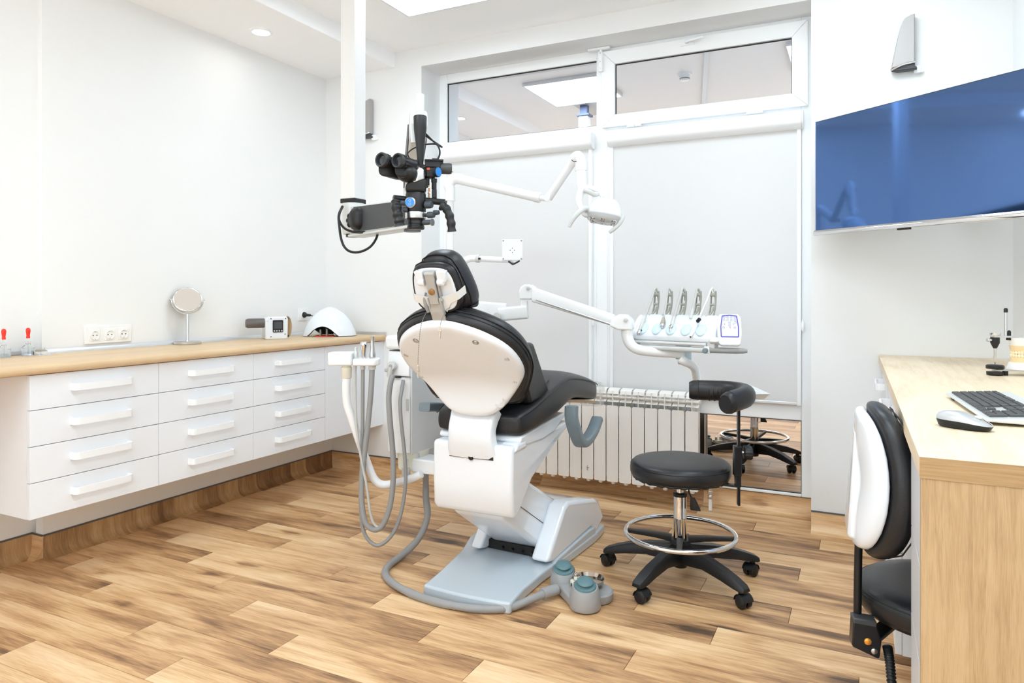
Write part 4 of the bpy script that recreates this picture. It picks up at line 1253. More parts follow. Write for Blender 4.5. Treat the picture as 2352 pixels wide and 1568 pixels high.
# bib chain hanging over the backrest
tb = thing('bib_chain', CH2 @ Vector((0, -0.29, 1.13)), 'beaded metal bib chain with two clips hanging over the headrest bar', 'chain')
def beads(path, r=0.0019):
    P = smooth_path(path, 12)
    m = MB()
    acc, last = 0.0, P[0]
    for p in P:
        acc += (p - last).length
        last = p
        if acc >= 0.0046:
            acc = 0
            m.ball(p, r, n=6, m=4)
    m.tube(P, 0.0007, 5)
    return m
bm1 = BK @ Vector((-0.128, 0.245, -0.05))
pa = [CH2 @ Vector((-0.042, -0.286, 1.140)), CH2 @ Vector((-0.052, -0.296, 1.115)), CH2 @ Vector((-0.062, -0.30, 1.08)), CH2 @ Vector((-0.067, -0.302, 1.03)), CH2 @ Vector((-0.070, -0.304, 0.985)), CH2 @ Vector((-0.071, -0.304, 0.940))]
pb = [CH2 @ Vector((0.055, -0.262, 1.158)), CH2 @ Vector((0.040, -0.292, 1.145)), CH2 @ Vector((0.032, -0.31, 1.115)), CH2 @ Vector((0.027, -0.318, 1.085))]
BEAD = mat('bead_steel', (0.30, 0.29, 0.28), 0.35, metal=0.8)
obj('chain', beads(pa), BEAD, tb)
obj('chain', beads(pb), BEAD, tb)
def clip(p, dz):
    m = MB()
    p = Vector(p)
    m.prism([(p.x - 0.004, p.z), (p.x + 0.004, p.z), (p.x + 0.0045, p.z - 0.018), (p.x + 0.0018, p.z - dz), (p.x - 0.0018, p.z - dz), (p.x - 0.0045, p.z - 0.018)], 'y', p.y - 0.003, p.y + 0.003)
    m.cyl(p + Vector((-0.006, 0, -0.016)), p + Vector((0.006, 0, -0.016)), 0.0035, n=10)
    m.cyl(p + Vector((0, 0, 0.006)), p + Vector((0, 0, -0.002)), 0.0022, n=8)
    return m
CLIPM = mat('nickel', (0.72, 0.66, 0.58), 0.25, metal=1.0)
obj('clip', clip(pa[-1], 0.042), CLIPM, tb)
obj('clip', clip(pb[-1], 0.042), CLIPM, tb)

# ================================================================== FOOT CONTROL AND ITS HOSE
t = thing('foot_control', (-1.02, 2.58, 0), 'grey foot pedal with two teal buttons on the floor by the chair plate', 'foot pedal')
FP = frame((-1.01, 2.60, 0), -38)    # local x runs from the left button towards the right one
def dome(cx, cy, r, h0, h1):
    """Round body whose top slopes down towards +x / -y."""
    rr = []
    for z, k in ((0.006, 0.96), (0.012, 1.0), (0.5, 0.97), (0.92, 0.86), (1.0, 0.80)):
        ring = []
        for i in range(32):
            a = 2 * pi * i / 32
            x, y = r * k * cos(a), r * k * sin(a)
            top = h0 + (h1 - h0) * (x * 0.9 - y * 0.45 + r) / (2 * r)
            ring.append(Vector((cx + x, cy + y, z if z < 0.02 else top * z)))
        rr.append(ring)
    return MB(FP).loft(rr)
obj('body', dome(-0.098, 0.0, 0.055, 0.098, 0.072), MGREY, t, angle=50)
obj('body', dome(0.085, -0.01, 0.060, 0.100, 0.074), MGREY, t, angle=50)
obj('body', MB(FP).prism([(-0.12, -0.045), (-0.03, -0.05), (0.06, -0.062), (0.08, 0.04), (-0.1, 0.05)], 'z', 0.004, 0.045), MGREY, t, bevel=0.01, seg=3)
obj('dish_foot', MB(FP).lathe([(0.0005, 0.004), (0.070, 0.004), (0.072, 0.01), (0.072, 0.032), (0.066, 0.038), (0.0005, 0.038)], (0.025, 0.072, 0), n=40), MGREY, t)
obj('dish', MB(FP).lathe([(0.0005, 0.042), (0.05, 0.042), (0.060, 0.050), (0.064, 0.064), (0.062, 0.064), (0.055, 0.050), (0.03, 0.047), (0.0005, 0.047)], (-0.012, 0.066, 0.006), n=44), mat('bronze_steel', (0.50, 0.43, 0.37), 0.12, metal=1.0), t)
for cx, cy, h0, h1, r in ((-0.098, 0, 0.098, 0.072, 0.055), (0.085, -0.01, 0.100, 0.074, 0.060)):
    nv = Vector((0.25, -0.13, 1)).normalized()
    c = Vector((cx, cy, (h0 + h1) / 2 - 0.003))
    o = obj('button', MB(FP).lathe([(0.042, 0.0), (0.043, 0.004), (0.040, 0.010), (0.028, 0.013), (0.024, 0.016), (0.024, 0.018), (0.030, 0.020), (0.032, 0.024), (0.026, 0.030), (0.012, 0.033), (0.0005, 0.034)], c, nv, 32), TEAL, t)
    obj('button_groove', MB(FP).lathe([(0.046, -0.001), (0.046, 0.002), (0.042, 0.002), (0.042, -0.001)], c, nv, 32, cap=False), DGREY, o)
sw = MB(FP).prism([(-0.04, -0.005), (0.035, -0.02), (0.035, 0.025), (-0.04, 0.03)], 'z', 0.040, 0.068)
BX = obj('switch_block', sw, CREAM, t, bevel=0.006, seg=3)
kn = MB(FP).cyl((-0.022, 0.014, 0.066), (-0.022, 0.014, 0.084), 0.010).cyl((0.018, 0.006, 0.066), (0.018, 0.006, 0.084), 0.010)
obj('stem', kn, CREAM, BX)
kn = MB(FP).lathe([(0.010, 0.083), (0.0105, 0.088), (0.0095, 0.093), (0.006, 0.095), (0.0005, 0.093)], (-0.022, 0.014, 0)).lathe([(0.010, 0.083), (0.0105, 0.088), (0.0095, 0.093), (0.006, 0.095), (0.0005, 0.093)], (0.018, 0.006, 0))
obj('knob', kn, CHROME, BX)
obj('rocker', MB(FP).cbox((-0.018, -0.0105, 0.054), (0.005, 0.004, 0.010)), DARKGAP, BX)
hp = smooth_path([(-1.87, 2.83, 0.40), (-1.866, 2.835, 0.31), (-1.862, 2.83, 0.235), (-1.835, 2.80, 0.15), (-1.842, 2.74, 0.07), (-1.865, 2.65, 0.022), (-1.853, 2.52, 0.015), (-1.80, 2.43, 0.015), (-1.70, 2.365, 0.015), (-1.57, 2.322, 0.015), (-1.43, 2.308, 0.015), (-1.29, 2.33, 0.015), (-1.195, 2.385, 0.018), (-1.14, 2.46, 0.03), (-1.105, 2.54, 0.034)], 8)
obj('hose', MB().tube(hp, [0.0155 + 0.0012 * sin(i * 0.55) * sin(i * 0.21) for i in range(len(hp))], 14), HOSE, t)
obj('hose_socket', MB().cyl((-1.118, 2.515, 0.034), (-1.085, 2.58, 0.034), 0.021, n=18), MGREY, t)

def PX(px, py, d):
    """Point of the room seen at image position (px, py), d metres in front of the camera."""
    u, v = (px - 1176) / 1624.0, (675 - py) / 1624.0
    s, c = sin(R(26.4)), cos(R(26.4))
    return Vector((d * (u * c - s), d * (u * s + c), CAM_H + d * v))


# ================================================================== DENTAL UNIT TOWER
TX0, TX1, TY0, TY1 = -1.985, -1.852, 2.685, 3.26
t = UNIT = thing('dental_unit', (-1.92, 2.9, 0.38), 'white dental unit tower with suction hoses beside the chair', 'dental unit')
obj('top_cap', MB().box(TX0 - 0.004, TX1 + 0.004, TY0 - 0.012, TY1, 0.945, 1.008), ENAMEL, t, bevel=0.016, seg=3)
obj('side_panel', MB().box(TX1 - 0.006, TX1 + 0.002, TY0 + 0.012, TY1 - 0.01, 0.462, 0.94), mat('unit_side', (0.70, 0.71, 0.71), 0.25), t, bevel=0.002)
obj('side_panel', MB().box(TX0, TX0 + 0.008, TY0 + 0.012, TY1 - 0.01, 0.48, 0.94), ENAMEL, t, bevel=0.002)
obj('rear_panel', MB().box(TX0 + 0.008, TX1 - 0.006, TY1 - 0.018, TY1 - 0.01, 0.48, 0.94), ENAMEL, t)
xm = (TX0 + TX1) / 2
# front cover: sloped brow over a shelf, bulging lower apron
obj('front_cover', MB().prism([(TY0 + 0.02, 0.935), (TY0 + 0.012, 0.935), (TY0 - 0.004, 0.86), (TY0 - 0.006, 0.824), (TY0 + 0.02, 0.818)], 'x', TX0 + 0.004, TX1 - 0.004), ENAMEL, t, bevel=0.006)
obj('apron', MB().loft([[Vector((x, TY0 + y, z)) for x, y, z in ((TX0 + 0.004, 0.04, zz), (TX0 + 0.004, 0.006 + dy, zz), (TX0 + 0.022, -0.012 + dy, zz), (xm, -0.022 + dy, zz), (TX1 - 0.03, -0.012 + dy, zz), (TX1 - 0.008, 0.008 + dy, zz), (TX1 - 0.008, 0.04, zz))] for zz, dy in ((0.47, 0.0), (0.60, 0.0), (0.72, 0.0), (0.79, 0.012), (0.817, 0.016))]), ENAMEL, t, bevel=0.004)
obj('recess_grip', MB().box(TX1 - 0.034, TX1 - 0.008, TY0 - 0.004, TY0 + 0.004, 0.665, 0.72), LGREY, t, bevel=0.004)
obj('shelf_hole', MB().lathe([(0.016, 0), (0.016, 0.003), (0.0005, 0.003)], (xm + 0.004, TY0 - 0.008, 0.8165)), DARKGAP, t)
obj('lower_tank', MB().loft([[Vector((xm + 0.014 + rx * cos(2 * pi * k / 28), TY0 + 0.11 + ry * sin(2 * pi * k / 28), z)) for k in range(28)] for z, rx, ry in ((0.385, 0.045, 0.085), (0.39, 0.058, 0.10), (0.468, 0.062, 0.105))]), CREAM, t, angle=50)
obj('tank_collar', MB().box(TX0 + 0.06, TX1 + 0.004, TY0 + 0.05, TY1 - 0.2, 0.42, 0.47), LGREY, t, bevel=0.008)
obj('drain_tube', MB().cyl((xm + 0.03, TY0 + 0.02, 0.345), (xm + 0.03, TY0 + 0.02, 0.40), 0.02).cyl((TX1 - 0.005, 2.845, 0.375), (TX1 - 0.005, 2.845, 0.42), 0.014), LGREY, t)
obj('tank_label', MB().box(xm + 0.03, xm + 0.058, TY0 - 0.0, TY0 + 0.001, 0.425, 0.445), LGREY, t)
obj('mount_bracket', MB().box(TX1 - 0.02, -1.575, 2.72, 2.84, 0.375, 0.44), ENAMEL, t, bevel=0.008)
# big hose rest with round grey joint
hd = obj('hose_joint', MB().lathe([(0.0005, 0), (0.02, 0), (0.021, 0.004), (0.021, 0.02), (0.018, 0.026), (0.0005, 0.027)], (TX0 + 0.046, TY0 - 0.014, 0.868), (0.25, -1, 0.1), 28), LGREY, t)
obj('joint_cap', MB().lathe([(0.0005, 0), (0.008, 0), (0.008, 0.002), (0.0005, 0.002)], (TX0 + 0.053, TY0 - 0.041, 0.871), (0.25, -1, 0.1), 20), MGREY, hd)
obj('joint_neck', MB().tube([(TX0 + 0.05, TY0 - 0.032, 0.866), (TX0 + 0.045, TY0 - 0.034, 0.842), (TX0 + 0.041, TY0 - 0.034, 0.822)], [0.013, 0.0125, 0.0105], 14), LGREY, hd)
obj('joint_grip', MB().cbox((TX0 + 0.022, TY0 - 0.024, 0.850), (0.022, 0.02, 0.018)), LGREY, hd, bevel=0.005)

# assistant arm: swinging pipe with an instrument holder at its end
pp = smooth_path([PX(968, 1088, 3.22), PX(950, 1097, 3.23), PX(915, 1107, 3.23), PX(882, 1113, 3.23), PX(862, 1103, 3.23), PX(848, 1075, 3.23), PX(828, 1020, 3.23), PX(806, 955, 3.23), PX(797, 925, 3.23), PX(795, 890, 3.23), PX(796, 868, 3.23)], 6)
obj('arm_pipe', MB().tube(pp, 0.0185, 18), ENAMEL, t)
HF = Matrix.Translation(PX(812, 825, 3.23)) @ Matrix.Rotation(R(26.4), 4, 'Z')
S_ = 3.23 / 1624
hz = HF.translation.z
obj('arm_collar', MB(HF).lathe([(0.022, -0.085), (0.0235, -0.083), (0.0235, -0.052), (0.025, -0.05), (0.025, -0.036), (0.021, -0.034), (0.021, -0.02)], (-16 * S_, 0, 0), n=24), CREAM, t)
hold = MB(HF)
hold.prism([(-0.112, -0.03), (-0.10, -0.045), (-0.06, -0.045), (-0.045, -0.04), (0.0, -0.04), (0.0, 0.05), (-0.10, 0.05), (-0.112, 0.035)], 'z', -0.026, 0.033)
obj('holder_block', hold, ENAMEL, t, bevel=0.008, seg=3)
obj('holder_tray', MB(HF).prism([(0.004, -0.045), (0.105, -0.045), (0.118, -0.03), (0.118, 0.03), (0.105, 0.045), (0.004, 0.045)], 'z', -0.026, 0.006), ENAMEL, t, bevel=0.007, seg=3)
gr = MB(HF)
for k in range(3):
    gr.lathe([(0.012, 0.005), (0.0135, 0.007), (0.0135, 0.009), (0.0105, 0.010)], (0.012 + k * 0.039, -0.004, 0), n=20, cap=False)
obj('holder_grommet', gr, LGREY, t)
# handpieces standing in the holder, each with its own hose: things of their own
def suction(px, prof, m, hose, r, hm, label):
    x = (px - 812) * S_
    q = thing('suction_handpiece', HF @ Vector((x, -0.004, 0)), label, 'suction tip', 'suction handpieces in the assistant holder')
    obj('tip', MB(HF).lathe(prof, (x, -0.004, 0), n=20), m, q)
    hp_ = smooth_path(hose, 8)
    obj('hose', MB().tube(hp_, r, 12), hm, q)
    c = MB().cyl(hp_[0], hp_[0] + Vector((0, 0, -0.02)), r * 1.35, n=14)
    obj('hose_collar', c, LGREY, q)
    return q
suction(818, [(0.0085, 0.004), (0.010, 0.008), (0.010, 0.03), (0.007, 0.035), (0.0055, 0.042), (0.0055, 0.055), (0.0005, 0.056)], PEARL,
        [PX(815.5, 838, 3.22), PX(816, 900, 3.21), PX(819, 980, 3.19), PX(829, 1050, 3.17), PX(842, 1115, 3.16), PX(850, 1175, 3.15), PX(860, 1204, 3.15), PX(877, 1208, 3.15), PX(893, 1180, 3.16), PX(903, 1130, 3.18), PX(904, 1060, 3.19)], 0.0058, HOSEL,
        'thin saliva ejector with a pale narrow hose in the holder')
suction(836, [(0.010, 0.004), (0.011, 0.03), (0.013, 0.05), (0.0165, 0.062), (0.017, 0.074), (0.012, 0.081), (0.0005, 0.082)], CHROME,
        [PX(833.5, 838, 3.22), PX(833, 920, 3.22), PX(832.5, 1000, 3.21), PX(831, 1060, 3.20), PX(828, 1120, 3.19), PX(829, 1180, 3.18), PX(836, 1222, 3.17), PX(853, 1246, 3.17), PX(873, 1251, 3.17), PX(900, 1228, 3.17), PX(920, 1182, 3.17), PX(931, 1115, 3.17), PX(930, 1050, 3.17), PX(922, 975, 3.17), PX(919, 925, 3.18), PX(923, 893, 3.20), PX(926, 874, 3.23)], 0.0085, HOSE,
        'chrome air-water syringe with a grey hose looping lowest')
suction(856, [(0.013, 0.004), (0.0155, 0.012), (0.0155, 0.02), (0.0115, 0.04), (0.0085, 0.075), (0.0085, 0.096), (0.011, 0.105), (0.0095, 0.107), (0.0005, 0.107)], STEEL,
        [PX(855, 838, 3.22), PX(852, 900, 3.21), PX(845, 975, 3.20), PX(836, 1050, 3.18), PX(831, 1110, 3.17), PX(832, 1165, 3.16), PX(841, 1202, 3.15), PX(860, 1216, 3.15), PX(880, 1204, 3.15), PX(896, 1160, 3.15), PX(903, 1100, 3.15), PX(902, 1035, 3.15), PX(896, 970, 3.15), PX(893, 915, 3.16), PX(897, 880, 3.17), PX(902, 862, 3.185)], 0.0125, HOSE,
        'tall steel suction handle with the thickest grey hose')

# ================================================================== OPERATING LAMP
t = thing('operating_lamp', (-1.953, 3.19, 1.008), 'white dental operating lamp on a jointed pole above the chair', 'lamp')
px_, py_ = -1.952, 3.195
obj('pole', MB().cyl((px_, py_, 1.0), (px_, py_, 1.70), 0.0205, n=24), ENAMEL, t)
el = smooth_path([(px_, py_, 1.69), (px_, py_, 1.745), PX(1031, 424, 3.73), PX(1042, 412, 3.73), PX(1062, 411, 3.72)], 6)
obj('pole_elbow', MB().tube(el, 0.028, 22), ENAMEL, t)
def gtube(name, a, b, r0, r1=None, m=ENAMEL, n=22):
    return obj(name, MB().tube([a, b], [r0, r1 or r0], n), m, t)
gtube('lower_arm', PX(1052, 411, 3.72), PX(1232, 453, 3.56), 0.0265, 0.0235)
gtube('arm_joint', PX(1228, 452, 3.56), PX(1241, 454.5, 3.55), 0.026)
gtube('arm_joint', PX(1238, 454, 3.55), PX(1254, 456, 3.54), 0.014)
kj = MB().cyl(PX(1256, 455, 3.56), PX(1256, 455, 3.50), 0.017, n=18)
obj('knuckle', kj, ENAMEL, t, bevel=0.003)
gtube('upper_arm', PX(1260, 455, 3.54), PX(1320, 366, 3.44), 0.020, 0.019)
top_ = smooth_path([PX(1313, 378, 3.44), PX(1318, 366, 3.43), PX(1327, 360, 3.42), PX(1333, 372, 3.42), PX(1334, 392, 3.42)], 6)
obj('top_elbow', MB().tube(top_, [0.021 + 0.008 * min(1, i / 12) for i in range(len(top_))], 22), ENAMEL, t)
obj('elbow_gap', MB().tube([PX(1313, 367, 3.395), PX(1318, 371.5, 3.392), PX(1324, 370.5, 3.392)], 0.002, 6), DARKGAP, t)
gtube('drop_link', PX(1333.5, 378, 3.42), PX(1335, 422, 3.41), 0.0245, 0.0225)
yoke = smooth_path([PX(1334, 420, 3.41), PX(1337, 434, 3.40), PX(1332, 448, 3.40), PX(1330, 462, 3.39), PX(1334, 476, 3.38), PX(1343, 491, 3.37), PX(1352, 494, 3.37)], 6)
obj('yoke', MB().tube(yoke, [0.022 - 0.008 * min(1, i / 20) for i in range(len(yoke))], 18), ENAMEL, t)
obj('yoke_arm', MB().tube(smooth_path([PX(1338, 434, 3.40), PX(1350, 430, 3.40), PX(1372, 437, 3.39), PX(1386, 452, 3.385)], 6), 0.013, 14), ENAMEL, t)
obj('grip_sleeve', MB().tube(smooth_path([PX(1341, 437, 3.38), PX(1352, 440, 3.38), PX(1365, 446, 3.38), PX(1372, 445, 3.385), PX(1373, 440, 3.39)], 6), 0.0125, 14), LGREY, t)
LF = Matrix.Translation(PX(1388, 490, 3.37)) @ Matrix.Rotation(R(18), 4, 'Z') @ Matrix.Rotation(R(10), 4, 'Y') @ Matrix.Rotation(R(-8), 4, 'X')
def lring(k, ky, z, dy=0.0):
    out = []
    for i in range(36):
        a = 2 * pi * i / 36
        ca, sa = cos(a), sin(a)
        out.append(Vector((0.084 * k * (abs(ca) ** 0.75) * (1 if ca > 0 else -1), dy + 0.07 * ky * (abs(sa) ** 0.8) * (1 if sa > 0 else -1), z)))
    return out
obj('head_shell', MB(LF).loft([lring(1.0, 1.0, -0.022), lring(1.0, 1.0, -0.012), lring(0.95, 0.96, 0.018, 0.004), lring(0.84, 0.86, 0.045, 0.01), lring(0.66, 0.66, 0.066, 0.016), lring(0.42, 0.40, 0.078, 0.02), lring(0.03, 0.03, 0.082, 0.022)]), SHELL, t, sub=1, angle=180)
lens = obj('lens_plate', MB(LF).loft([lring(0.97, 0.97, -0.02), lring(0.9, 0.9, -0.036), lring(0.68, 0.7, -0.045), lring(0.02, 0.02, -0.047)]), LEDW, t, angle=60)
for x, y in ((-0.05, -0.03), (0.0, -0.04), (0.05, -0.03), (-0.045, 0.03), (0.0, 0.035), (0.045, 0.03)):
    obj('reflector', MB(LF).lathe([(0.019, 0.0), (0.020, 0.006), (0.017, 0.009), (0.012, 0.004), (0.0005, 0.003)], (x, y, -0.037), (0, y * 3, -1), 20), CHROME, lens)
def lh(pts, r):
    q = smooth_path(pts, 6)
    return MB().tube(q, [r * (0.75 + 0.35 * sin(pi * min(1, 0.12 + i / len(q)))) for i in range(len(q))], 14)
obj('handle', lh([PX(1352, 478, 3.36), PX(1342, 479, 3.33), PX(1328, 489, 3.30), PX(1315, 505, 3.29), PX(1307, 521, 3.29)], 0.0115), LGREY, t)
obj('handle', lh([PX(1424, 492, 3.37), PX(1430, 497, 3.36), PX(1423, 512, 3.34), PX(1411, 525, 3.33), PX(1400, 534, 3.33)], 0.0105), LGREY, t)
obj('handle_boss', MB().cyl(PX(1346, 479, 3.35), PX(1357, 482, 3.36), 0.016, n=18), LGREY, t)

# ================================================================== MONITOR MOUNT
t = thing('monitor_mount', (px_, py_, 1.33), 'white empty screen mount plate on a pipe behind the headrest', 'bracket')
obj('clamp', MB().cyl((px_, py_, 1.335), (px_, py_, 1.395), 0.027, n=24), ENAMEL, t)
mp_ = smooth_path([(px_ + 0.02, py_, 1.345), PX(1050, 622, 3.70), PX(1064, 602, 3.70), PX(1080, 593.5, 3.70), PX(1096, 593.5, 3.69)], 6)
obj('bent_pipe', MB().tube(mp_, 0.0185, 18), ENAMEL, t)
obj('pipe_clip', MB().tube([PX(1094, 593.5, 3.69), PX(1102, 594, 3.685)], 0.021, 18), LGREY, t)
obj('clip_slot', MB().cbox(PX(1101, 594, 3.662), (0.012, 0.004, 0.010)), DARKGAP, t)
obj('straight_pipe', MB().tube([PX(1098, 594, 3.69), PX(1172, 597, 3.62)], 0.0155, 18), ENAMEL, t)
MF = Matrix.Translation(PX(1177, 573.5, 3.60)) @ Matrix.Rotation(R(20), 4, 'Z')
pl = obj('mount_plate', MB(MF).cbox((0, 0, 0), (0.106, 0.008, 0.106)), ENAMEL, t, bevel=0.002)
hl = MB(MF)
for x, z in ((0.011, 0), (-0.011, 0), (0, 0.011), (0, -0.011)):
    hl.cyl((x, -0.0045, z - 0.003), (x, -0.0035, z - 0.003), 0.0026, n=12)
obj('screw_hole', hl, PRINT, pl)
hl = MB(MF)
for x in (-0.046, 0.046):
    for z in (-0.046, 0.046):
        hl.cyl((x, -0.007, z), (x, -0.003, z), 0.0042, n=12)
obj('corner_screw', hl, MGREY, pl)
obj('cable', MB().tube(smooth_path([PX(1168, 600, 3.60), PX(1178, 606, 3.59), PX(1186, 603, 3.59), PX(1193, 599, 3.60)], 5), 0.0045, 8), BLACKP, t)
obj('cable_gland', MB().cyl(PX(1174, 603, 3.6), PX(1180, 606, 3.6), 0.009, n=14), MGREY, t)

# ================================================================== DELIVERY UNIT
t = DEL = thing('delivery_unit', (-1.70, 3.10, 1.07), 'white instrument delivery unit on a long sprung arm', 'delivery unit')
obj('swing_box', MB().sweep([(TX1 - 0.02, 3.02, 1.135), PX(1162, 717, 3.50)], rrect(0.07, 0.088, 0.012)), ENAMEL, t, bevel=0.002)
obj('swing_box', MB().sweep([PX(1146, 722, 3.49), PX(1212, 716, 3.47)], rrect(0.06, 0.066, 0.012)), ENAMEL, t, bevel=0.002)
obj('swing_knob', MB().lathe([(0.012, 0), (0.022, 0.004), (0.022, 0.012), (0.0005, 0.014)], PX(1143, 728, 3.45), (0, -1, 0), 20), LGREY, t)
obj('pivot_post', MB().cyl(PX(1205, 724, 3.47), PX(1205, 690, 3.47), 0.0185, n=22), ENAMEL, t)
K, E_ = PX(1214, 674, 3.47), PX(1436, 738, 3.31)
ax_ = (E_ - K).normalized()
up_ = Vector((0, 0, 1))
sd_ = ax_.cross(up_).normalized()
def knuckle(pts, d, th):
    """Rounded plate of thickness th whose outline is given in image offsets from the plate centre."""
    rr = []
    for s in (-th / 2, th / 2):
        rr.append([p + sd_ * s for p in pts])
    return MB().loft(rr)
obj('rear_knuckle', knuckle([PX(x, y, 3.47) for x, y in ((1196, 688), (1196, 668), (1200, 658), (1208, 653), (1220, 653), (1230, 659), (1234, 670), (1230, 684), (1222, 688))], 0, 0.062), ENAMEL, t, bevel=0.008, seg=3)
obj('front_knuckle', knuckle([PX(x, y, 3.31) for x, y in ((1402, 748), (1410, 728), (1425, 721), (1440, 722), (1450, 730), (1455, 738), (1455, 758), (1422, 757))], 0, 0.066), ENAMEL, t, bevel=0.008, seg=3)
for p in (PX(1214, 662, 3.43), PX(1437, 735, 3.27)):
    o = obj('pivot_cap', MB().lathe([(0.0095, 0), (0.0095, 0.004), (0.0075, 0.005), (0.0005, 0.005)], p, -sd_ if sd_.y > 0 else sd_, 20), LGREY, t)
aw = MB().loft([[c + sd_ * a + up_ * b for a, b in rrect(0.046, h_, 0.01)] for c, h_ in ((PX(1224, 676, 3.46), 0.072), (PX(1412, 736, 3.33), 0.056))])
obj('spring_arm', aw, ENAMEL, t, bevel=0.003)
obj('arm_rod', MB().tube([PX(1232, 688, 3.43), PX(1405, 745, 3.30)], 0.0045, 8), ALU, t)
ew = smooth_path([PX(1440, 752, 3.31), PX(1441, 772, 3.31), PX(1448, 790, 3.30), PX(1465, 802, 3.29), PX(1500, 808, 3.29), PX(1572, 813, 3.28)], 6)
obj('elbow_pipe', MB().tube(ew, [0.029 - 0.009 * min(1, i / (len(ew) - 1)) for i in range(len(ew))], 20, flat=0.9), ENAMEL, t)
DF = Matrix.Translation(PX(1555, 765, 3.28)) @ Matrix.Rotation(R(-12), 4, 'Z')
obj('pivot_drum', MB(DF).cyl((0.005, 0.06, -0.125), (0.005, 0.06, -0.06), 0.036, n=28), PALEBLUE, t)
# instrument head
hp2 = [(-0.055, -0.030), (-0.062, -0.012), (-0.045, 0.012), (0.01, 0.064), (0.040, 0.084), (0.075, 0.084), (0.08, -0.02), (0.05, -0.045), (-0.03, -0.045)]
obj('head', MB(DF).prism(hp2, 'x', -0.205, 0.185), SHELL, t, bevel=0.018, seg=4)
obj('head_end', MB(DF).prism([(p[0] * 0.97, p[1] * 0.98 - 0.002) for p in hp2], 'x', -0.222, -0.196), SHELL, t, bevel=0.012, seg=3)
obj('head_end', MB(DF).prism([(p[0] * 0.97, p[1] * 0.98 - 0.002) for p in hp2], 'x', 0.176, 0.205), SHELL, t, bevel=0.012, seg=3)
LXS = [-0.152, -0.082, -0.010, 0.064, 0.136]
for x in LXS:
    rr = []
    slope = Vector((0, 0.62, 0.78)).normalized()
    nrm = Vector((0, -0.78, 0.62))
    for k, hgt in ((1.0, 0.0), (1.0, 0.006), (0.85, 0.009), (0.02, 0.0095)):
        rr.append([Vector((x, -0.038, 0.016)) + Vector((1, 0, 0)) * (0.025 * k * cos(a)) + slope * (0.031 * k * sin(a)) + nrm * hgt for a in [2 * pi * i / 28 for i in range(28)]])
    obj('silicone_pad', MB(DF).loft(rr), PALEBLUE, t, angle=60)
obj('front_bar', MB(DF).prism([(-0.06, -0.036), (-0.066, -0.044), (-0.06, -0.052), (0.0, -0.052), (0.0, -0.036)], 'x', -0.185, 0.165), LGREY, t, bevel=0.003)
obj('grip_bar', MB(DF).sweep([(-0.165, -0.05, -0.068), (0.165, -0.05, -0.068)], rrect(0.03, 0.024, 0.01)), PEARL, t)
obj('side_handle', MB(DF).tube(smooth_path([(0.17, -0.05, -0.066), (0.20, -0.045, -0.066), (0.28, -0.02, -0.066), (0.33, 0.0, -0.066)], 5), [0.013] * 12 + [0.012, 0.012, 0.010, 0.008], 14), MGREY, t)
obj('handle_knob', MB(DF).lathe([(0.0005, 0), (0.012, 0), (0.012, 0.012), (0.009, 0.016), (0.0005, 0.017)], (0.168, -0.066, -0.068), (0, -1, 0), 22), BLUEGREY, t)
obj('handle_clamp', MB(DF).cbox((0.17, -0.052, -0.066), (0.026, 0.028, 0.032)), ENAMEL, t, bevel=0.005)
obj('foot_block', MB(DF).cbox((-0.20, -0.03, -0.05), (0.03, 0.05, 0.03)).cbox((0.185, -0.03, -0.05), (0.035, 0.05, 0.03)), LGREY, t, bevel=0.004)
# whip arms at the back of the head, one per handpiece
WHIP = mat('whip_grey', (0.36, 0.36, 0.31), 0.45)
for i, x in enumerate(LXS):
    q = MB(DF)
    pts = [(x, 0.065, 0.07), (x, 0.09, 0.12), (x, 0.098, 0.17), (x, 0.095, 0.195)]
    for s in (-0.011, 0.011):
        q.sweep([(x + s, p[1], p[2]) for p in pts], [(-0.0015, -0.007), (0.0015, -0.007), (0.0015, 0.007), (-0.0015, 0.007)], up=(0, 1, 0.1))
    w_ = obj('whip_arm', q, WHIP, t)
    rl = MB(DF)
    obj('roller', rl.cyl((x - 0.013, 0.090, 0.132), (x + 0.013, 0.090, 0.132), 0.006, n=14), WHIP, w_)
    obj('roller', MB(DF).cyl((x - 0.013, 0.094, 0.178), (x + 0.013, 0.094, 0.178), 0.0085, n=14), WHIP, w_)
    obj('tubing', MB(DF).tube(smooth_path([(x + 0.004, 0.088, 0.12), (x + 0.002, 0.075, 0.10), (x - 0.004, 0.055, 0.086), (x - 0.01, 0.035, 0.078)], 4), 0.0045, 8), WHIP, w_)
# handpieces resting across the pads: things of their own, hanging on their hoses
def handpiece(i, endx, endy, endz, r, m, hosem, tipf, label):
    x = LXS[i]
    top = Vector((x - 0.004, 0.085, 0.20))
    q = thing('handpiece', DF @ Vector((endx, endy, endz)), label, 'handpiece', 'handpieces on the delivery unit')
    e_ = Vector((endx, endy, endz))
    pts = smooth_path([(x + 0.004, 0.108, 0.15), (x + 0.002, 0.104, 0.192), top + Vector((0, 0, 0.006)), top + (e_ - top) * 0.25, top + (e_ - top) * 0.8], 6)
    obj('hose', MB(DF).tube(pts, r, 10), hosem, q)
    d = (e_ - top).normalized()
    tipf(q, top + (e_ - top) * 0.72, d)
    return q
def tip_a(q, p, d):
    obj('body', MB(DF).lathe([(0.008, -0.035), (0.0095, 0.0), (0.010, 0.045), (0.0085, 0.047)], p, d, 18), LGREY, q)
    obj('coupling', MB(DF).lathe([(0.0085, 0.045), (0.012, 0.05), (0.012, 0.064), (0.009, 0.068), (0.009, 0.064), (0.0005, 0.06)], p, d, 18), CHROME, q)
    obj('button', MB(DF).ball(p + d * 0.045 + Vector((0.010, -0.006, 0.0)), 0.004, n=8, m=6), BLACKP, q)
